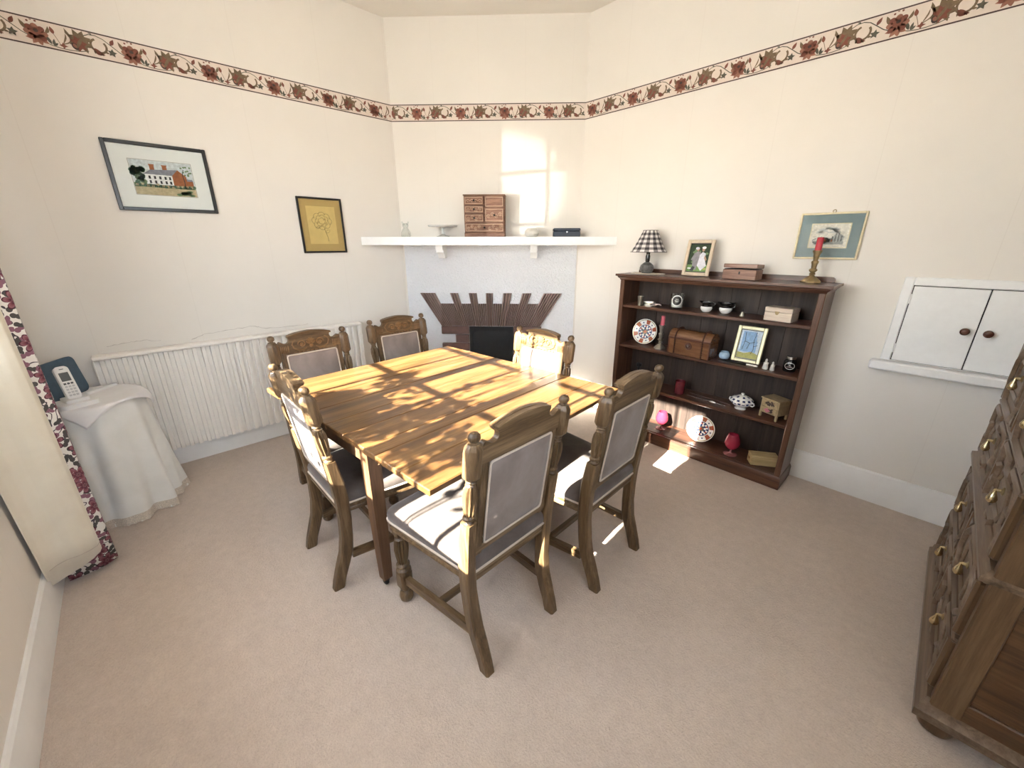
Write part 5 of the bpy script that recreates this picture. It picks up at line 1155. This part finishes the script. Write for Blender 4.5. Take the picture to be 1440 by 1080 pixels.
plate('patterned_plate', 'red, white and navy patterned plate leaning on the second shelf', (-1.542, 2.892, Z2 + 0.001), 0.098, 14, rad(6))
candlestick('pewter_candlestick', 'dark metal candlestick with short pink candle beside the patterned plate', (-1.384, 2.862, Z2), 0.178, 0.043, M_PEWTER, 0.0145, 0.07, M_PINKW, True)
tc = thing('treasure_chest', 'domed brown treasure chest box with studded straps', 'chest', (-1.135, 2.848, Z2), rad(-4))
part('chest_body', MB().box((0, 0, 0.055), (0.30, 0.125, 0.110), 0.003), tc, M_TRUNK)
dome = [(-0.063, 0.112)] + [(0.064 * math.cos(rad(a)), 0.118 + 0.058 * math.sin(rad(a))) for a in range(180, -1, -15)] + [(0.063, 0.112)]
ld = part('lid', MB().prism(dome, -0.152, 0.152, None, Matrix(((0, 0, 1, 0), (1, 0, 0, 0), (0, 1, 0, 0), (0, 0, 0, 1)))), tc, M_TRUNK)
for x_ in (-0.10, 0.10):
    st_ = [(x_, -0.064, 0.003), (x_, -0.0645, 0.112)] + [(x_, 0.0655 * math.cos(rad(a)), 0.118 + 0.0595 * math.sin(rad(a))) for a in range(180, -1, -15)]
    sp_ = part('strap', MB().tube(st_, 1.0, 4, sec=[(-0.0012, -0.012), (0.0012, -0.012), (0.0012, 0.012), (-0.0012, 0.012)]), tc, M_TRUNKD)
    for j in range(7): part('stud', MB().lathe([(0.0045, 0), (0.003, 0.003), (0, 0.0035)], 8, (0, 0, 0), None, frameM((x_, -0.0655, 0.012 + 0.0155 * j), (1, 0, 0), (0, 0, 1))), sp_, M_IRON)
for x_ in (-0.151, 0.151): part('end_band', MB().box((x_ * 0.985, -0.0635, 0.056), (0.010, 0.004, 0.108), 0.001), tc, M_TRUNKD)
part('lid_band', MB().box((0, -0.065, 0.117), (0.304, 0.006, 0.014), 0.002), tc, M_TRUNKD)
part('lock_ring', MB().tube([(0.010 * math.cos(2 * PI * i / 16), -0.066, 0.072 + 0.010 * math.sin(2 * PI * i / 16)) for i in range(16)], 0.0028, 6, closed=True), tc, M_STEEL)
part('lock_disc', MB().lathe([(0.026, 0), (0.024, 0.003), (0, 0.003)], 20, (0, 0, 0), None, frameM((0, -0.0625, 0.072), (1, 0, 0), (0, 0, 1))), tc, M_TRUNKD)
single('blue_bowl', MB().lathe([(0.022, 0), (0.030, 0.006), (0.035, 0.022), (0.032, 0.038), (0.025, 0.046), (0.027, 0.050), (0.024, 0.050), (0.028, 0.038), (0.030, 0.022), (0, 0.008)], 28), M_BLUEC, 'tiny pale blue ceramic bowl on the second shelf', 'bowl', (-0.935, 2.915, Z2))
P = [(rect(-.062, -.092, .062, .092), I_BLUEL, 0), (rect(-.05, -.05, .045, .085), I_BLUEP, 1), ([(-.062, -.092), (.062, -.092), (.062, -.06), (.02, -.045), (-.02, -.06), (-.062, -.055)], I_YELG, 2)]
P += [(q, I_INK, 4) for pts in ([(-.035, .08), (-.03, .02), (-.038, -.04)], [(-.03, .02), (.0, .01), (.03, .02)], [(.03, .085), (.022, .03), (.03, -.03), (.02, -.06)], [(0, .01), (-.01, -.03)], [(.025, -.01), (.05, .0)]) for q in strip(pts, .003)]
P += [(ell(.045 + R.uniform(-.012, .012), R.uniform(-.03, .08), .008, .012, 0, 7), I_BLUEL, 3) for i in range(8)]
stand_frame('gold_picture_frame', 'pale gold frame with a blue tree painting on the second shelf', (-0.800, 2.915, Z2 + 0.001), 0.176, 0.240, 0.022, 12, M_YELFR, P)
kn = thing('letter_knife', 'dark paper knife with metal tip lying on the second shelf', 'knife', (-0.815, 2.832, Z2 + 0.001), rad(-2))
part('sheath', MB().tube([(-0.13, 0, 0.008), (-0.06, 0, 0.010), (0.05, 0, 0.010)], [0.003, 0.0075, 0.009], 8), kn, M_BLACKC); part('grip', MB().tube([(0.05, 0, 0.010), (0.115, 0, 0.010)], [0.0085, 0.0085], 8), kn, M_PEWTER)
def figurine(label, loc, s, rz):
    t_ = thing('stone_figurine', label, 'figurine', loc, rz, 'small pale figurines on the second shelf')
    part('robe', MB().lathe([(0.016 * s, 0), (0.017 * s, 0.006 * s), (0.014 * s, 0.025 * s), (0.013 * s, 0.038 * s), (0.008 * s, 0.046 * s), (0.005 * s, 0.049 * s)], 14), t_, M_FROST)
    part('head', MB().lathe([(0.0, 0.046 * s), (0.006 * s, 0.049 * s), (0.0075 * s, 0.056 * s), (0.005 * s, 0.063 * s), (0.0, 0.068 * s)], 12), t_, M_FROST)
    part('arm', MB().tube([(-0.010 * s, -0.003, 0.042 * s), (-0.013 * s, -0.010 * s, 0.032 * s), (-0.002 * s, -0.014 * s, 0.030 * s), (0.010 * s, -0.008 * s, 0.036 * s), (0.011 * s, -0.002, 0.043 * s)], 0.0035 * s, 6), t_, M_FROST)
figurine('taller pale stone figurine beside the gold picture frame', (-0.662, 2.850, Z2), 1.0, 0.4); figurine('shorter pale stone figurine beside the black jar', (-0.622, 2.846, Z2), 0.84, 0.9)
jr = thing('black_jar_candle', 'black glass jar candle with silver lid and oval label', 'candle', (-0.545, 2.905, Z2))
part('jar', MB().lathe([(0.030, 0), (0.034, 0.005), (0.036, 0.035), (0.034, 0.062), (0.026, 0.075), (0.024, 0.082)], 28), jr, M_BLACKC); part('lid', MB().lathe([(0.027, 0.080), (0.027, 0.095), (0.0, 0.096)], 24), jr, M_STEEL)
yj = math.atan2(-2.9, 0.545)
mb = MB(); mb.tube([(0.0372 * math.cos(yj + 0.72 * math.cos(t * 2 * PI / 28)), 0.0372 * math.sin(yj + 0.72 * math.cos(t * 2 * PI / 28)), 0.040 + 0.020 * math.sin(t * 2 * PI / 28)) for t in range(28)], 0.0012, 4, closed=True)
for z, a in ((0.046, 0.10), (0.041, 0.18), (0.034, 0.42)): mb.tube([(0.0372 * math.cos(yj + a * t), 0.0372 * math.sin(yj + a * t), z) for t in (-1, -.5, 0, .5, 1)], 0.0011, 4)
part('label', mb, jr, M_CERAM)

# ------------------------------------------------------------------ third shelf
Z3 = 0.4305
single('dark_candle_holder', MB().lathe([(0.034, 0), (0.035, 0.006), (0.014, 0.018), (0.009, 0.03), (0.014, 0.042), (0.008, 0.056), (0.013, 0.085), (0.008, 0.11), (0.010, 0.125), (0.021, 0.135), (0.021, 0.158), (0.014, 0.158), (0.0, 0.148)], 24), M_IRON, 'dark turned candle holder at the left of the third shelf', 'candlestick', (-1.545, 2.875, Z3))
rg = thing('red_glass_votive', 'dark red glass votive candle on the third shelf', 'candle', (-1.187, 2.862, Z3))
part('glass', MB().lathe([(0.032, 0), (0.035, 0.004), (0.036, 0.098), (0.034, 0.100), (0.033, 0.098), (0.032, 0.085)], 28), rg, M_REDG); part('wax', MB().lathe([(0.032, 0.085), (0.0, 0.084)], 24, cap=False), rg, M_CERAM)
kb = thing('carving_skewer', 'long steel skewer with knotted grip lying on the third shelf', 'skewer', (-0.985, 2.848, Z3))
part('rod', MB().tube([(-0.14, 0.01, 0.004), (0.14, -0.008, 0.004)], 0.0035, 6), kb, M_STEEL); part('grip', MB().tube([(0.03, -0.001, 0.006), (0.05, -0.002, 0.008), (0.07, -0.0035, 0.006)], [0.005, 0.008, 0.005], 8), kb, M_PEWTER)
single('thin_steel_rod', MB().tube([(-0.14, 0.018, 0.004), (0.16, -0.02, 0.004)], 0.0028, 6), M_STEEL, 'thinner plain steel rod behind the knotted skewer', 'rod', (-0.99, 2.905, Z3))
tu = thing('soup_tureen', 'blue and white lidded tureen on a foot, third shelf', 'tureen', (-0.763, 2.880, Z3), rad(-10))
def bw(i, j): return M_NAVYC if (j in (5,) and i % 3) or (j == 6 and i % 6 in (1, 2)) else M_CERAM
part('bowl', MB().lathe([(0.034, 0), (0.036, 0.005), (0.024, 0.012), (0.024, 0.016), (0.050, 0.030), (0.064, 0.044), (0.066, 0.050), (0.067, 0.056), (0.068, 0.062)], 48, (0, 0, 0), None, None, True, matf=bw), tu, None)
def bw2(i, j): return M_NAVYC if (j == 1 and i % 4 < 2) or (j == 3 and i % 8 < 3) else M_CERAM
tl = part('lid', MB().lathe([(0.070, 0.063), (0.070, 0.067), (0.060, 0.077), (0.045, 0.086), (0.028, 0.093), (0.010, 0.097)], 48, (0, 0, 0), None, None, True, matf=bw2), tu, None)
part('lid_knob', MB().lathe([(0.006, 0.096), (0.006, 0.101), (0.012, 0.106), (0.010, 0.111), (0, 0.113)], 16), tl, M_CERAM)
for s_ in (-1, 1): part('handle', MB().tube([(s_ * 0.063, 0, 0.058), (s_ * 0.080, 0, 0.060), (s_ * 0.084, 0, 0.048), (s_ * 0.074, 0, 0.038), (s_ * 0.058, 0, 0.040)], 0.0045, 8), tu, M_CERAM)
dm = thing('painted_drawer_box', 'small gold two-drawer box on legs painted with flowers', 'box', (-0.565, 2.872, Z3), rad(-22))
M_GOLDB = plain('gilded_lacquer', (0.33, 0.25, 0.14), 0.4, var=0.25, vscale=50)
part('box_body', MB().box((0, 0, 0.080), (0.120, 0.105, 0.095), 0.003), dm, M_GOLDB); part('top', MB().box((0, 0, 0.130), (0.130, 0.114, 0.008), 0.002), dm, M_GOLDB)
for s_ in (-1, 1):
    for q in (-1, 1): part('leg', MB().box((s_ * 0.054, q * 0.046, 0.020), (0.014, 0.014, 0.04), 0.002), dm, M_GOLDB)
for z in (0.057, 0.103):
    d = part('drawer', MB().box((0, -0.053, z), (0.106, 0.006, 0.040), 0.002), dm, M_GOLDB)
    mb = MB(); FQ = frameM((0, -0.0565, z), (1, 0, 0), (0, 0, 1))
    for i in range(10): mb.flat(ell(R.uniform(-.03, .03), R.uniform(-.010, .012), .010, .006, R.uniform(0, 180), 7), 0.0002 * i, I_LEAFD if i % 3 else I_OLIVE, FQ)
    for i in range(4): mb.flat(ell(-.008 + .012 * math.cos(i * 1.6), .008 * math.sin(i * 1.6), .008, .007, 0, 8), 0.003, I_PINKF if z < 0.08 else I_LEAFD, FQ)
    part('painted_flower', mb, d, None, smooth=0)

# ------------------------------------------------------------------ bottom shelf
Z4 = 0.0905
def goblet(label, loc, s=1.0):
    t_ = thing('cranberry_goblet', label, 'glass', loc, 0, 'cranberry glass goblets on the bottom shelf')
    part('bowl', MB().lathe([(0.006 * s, 0.034 * s), (0.028 * s, 0.044 * s), (0.045 * s, 0.068 * s), (0.049 * s, 0.092 * s), (0.043 * s, 0.120 * s), (0.032 * s, 0.150 * s), (0.029 * s, 0.150 * s), (0.040 * s, 0.120 * s), (0.046 * s, 0.092 * s), (0.042 * s, 0.070 * s), (0.0, 0.040 * s)], 32), t_, M_PINKG)
    part('foot', MB().lathe([(0.042 * s, 0), (0.043 * s, 0.003 * s), (0.012 * s, 0.010 * s), (0.006 * s, 0.018 * s), (0.006 * s, 0.036 * s)], 28), t_, plain('pale_pink_glass', (0.30, 0.12, 0.12), 0.1, var=0.02))
goblet('cranberry glass goblet half hidden behind the chair by the bookcase', (-1.300, 2.885, Z4), 0.98); goblet('cranberry glass goblet in the middle of the bottom shelf', (-0.760, 2.850, Z4), 1.02)
plate('patterned_plate', 'patterned plate standing in the sun patch on the bottom shelf', (-0.998, 2.880, Z4 + 0.001), 0.098, 14, rad(8))
hb = thing('honey_wooden_box', 'long honey-coloured wooden box at the right of the bottom shelf', 'box', (-0.563, 2.868, Z4), rad(33))
part('box_body', MB().box((0, 0, 0.029), (0.165, 0.075, 0.058), 0.003), hb, M_YELBOX); part('lid', MB().box((0, 0, 0.0655), (0.168, 0.078, 0.014), 0.004), hb, M_YELBOX)
mb = MB(); FQ = frameM((-0.0828, 0, 0.034), (0, -1, 0), (0, 0, 1))
for i in range(7): mb.flat(ell(R.uniform(-.018, .018), R.uniform(-.004, .012), .009, .005, R.uniform(0, 180), 7), 0.0003 + 0.0002 * i, I_SEPIA if i % 2 else I_BRICKP, FQ)
part('painted_flower', mb, hb, None, smooth=0)

# ------------------------------------------------------------------ outside: ground and the shrub whose leaves dapple the table
mb = MB(); mb.box((-1.5, -20, -0.35), (60, 38, 0.1)); struct('ground_paving', mb, M_LAWN, 'pale paving outside the window'); mb = MB(); mb.box((21, 10, -0.35), (40, 21.9, 0.1)); struct('ground_paving_side', mb, M_LAWN, 'pale paving beside the house')
sb = thing('garden_shrub', 'leafy garden shrub just outside the window', 'shrub', (-1.45, -1.15, -0.3))
clusters = [(-1.78, 1.455, 0.21, 0.085, 250), (-1.90, 1.68, 0.15, 0.075, 120), (-1.375, 1.54, 0.09, 0.17, 210), (-1.10, 1.49, 0.13, 0.11, 150), (-1.53, 1.47, 0.10, 0.09, 50), (-1.50, 1.82, 0.06, 0.09, 22), (-1.38, 2.0, 0.10, 0.035, 12), (-1.75, 1.22, 0.25, 0.08, 10), (-1.10, 1.30, 0.2, 0.06, 10), (-1.65, 1.62, 0.12, 0.06, 22)]
mb = MB(); lr = random.Random(11); yS = -1.15; kz = 0.585 * (YW - yS); kx = 0.08 * (YW - yS)
for (cx, cz, rx, rz_, nn) in clusters:
    for i in range(nn):
        a = lr.uniform(0, 2 * PI); q = math.sqrt(lr.random()); x = cx + kx + rx * q * math.cos(a); z = cz + kz + rz_ * q * math.sin(a) * (1.0 if lr.random() < 0.8 else 1.5); y = yS + lr.uniform(-0.13, 0.13)
        z += -(y - yS) * 0.585; ln = lr.uniform(0.035, 0.08); w = ln * 0.28
        Ml = Matrix.Translation((x + 1.45, y - yS, z + 0.3)) @ Euler((lr.uniform(-0.9, 0.9), lr.uniform(-0.6, 0.6), lr.uniform(0, 6.28))).to_matrix().to_4x4()
        mb.raw([(0, 0, 0), (ln * .35, 0, w), (ln * .75, 0.004, w * .7), (ln, 0.008, 0), (ln * .75, 0.004, -w * .7), (ln * .35, 0, -w)], [(0, 1, 2, 3), (0, 3, 4, 5)], None, Ml)
o = part('foliage', mb, sb, M_FLEAF, smooth=0); o['kind'] = 'stuff'
for (cx, cz, rx, rz_, nn) in clusters:
    part('stem', MB().tube([(0.2 * (cx + 1.5), 0, 0.0), (0.6 * (cx + 1.5), 0.02, 0.9), (cx + 1.45 + kx, 0.0, cz + 0.3 + kz - rz_ * 0.5), (cx + 1.45 + kx + 0.05, 0, cz + 0.3 + kz + rz_ * 0.6)], [0.018, 0.012, 0.006, 0.003], 6), sb, M_BARK)
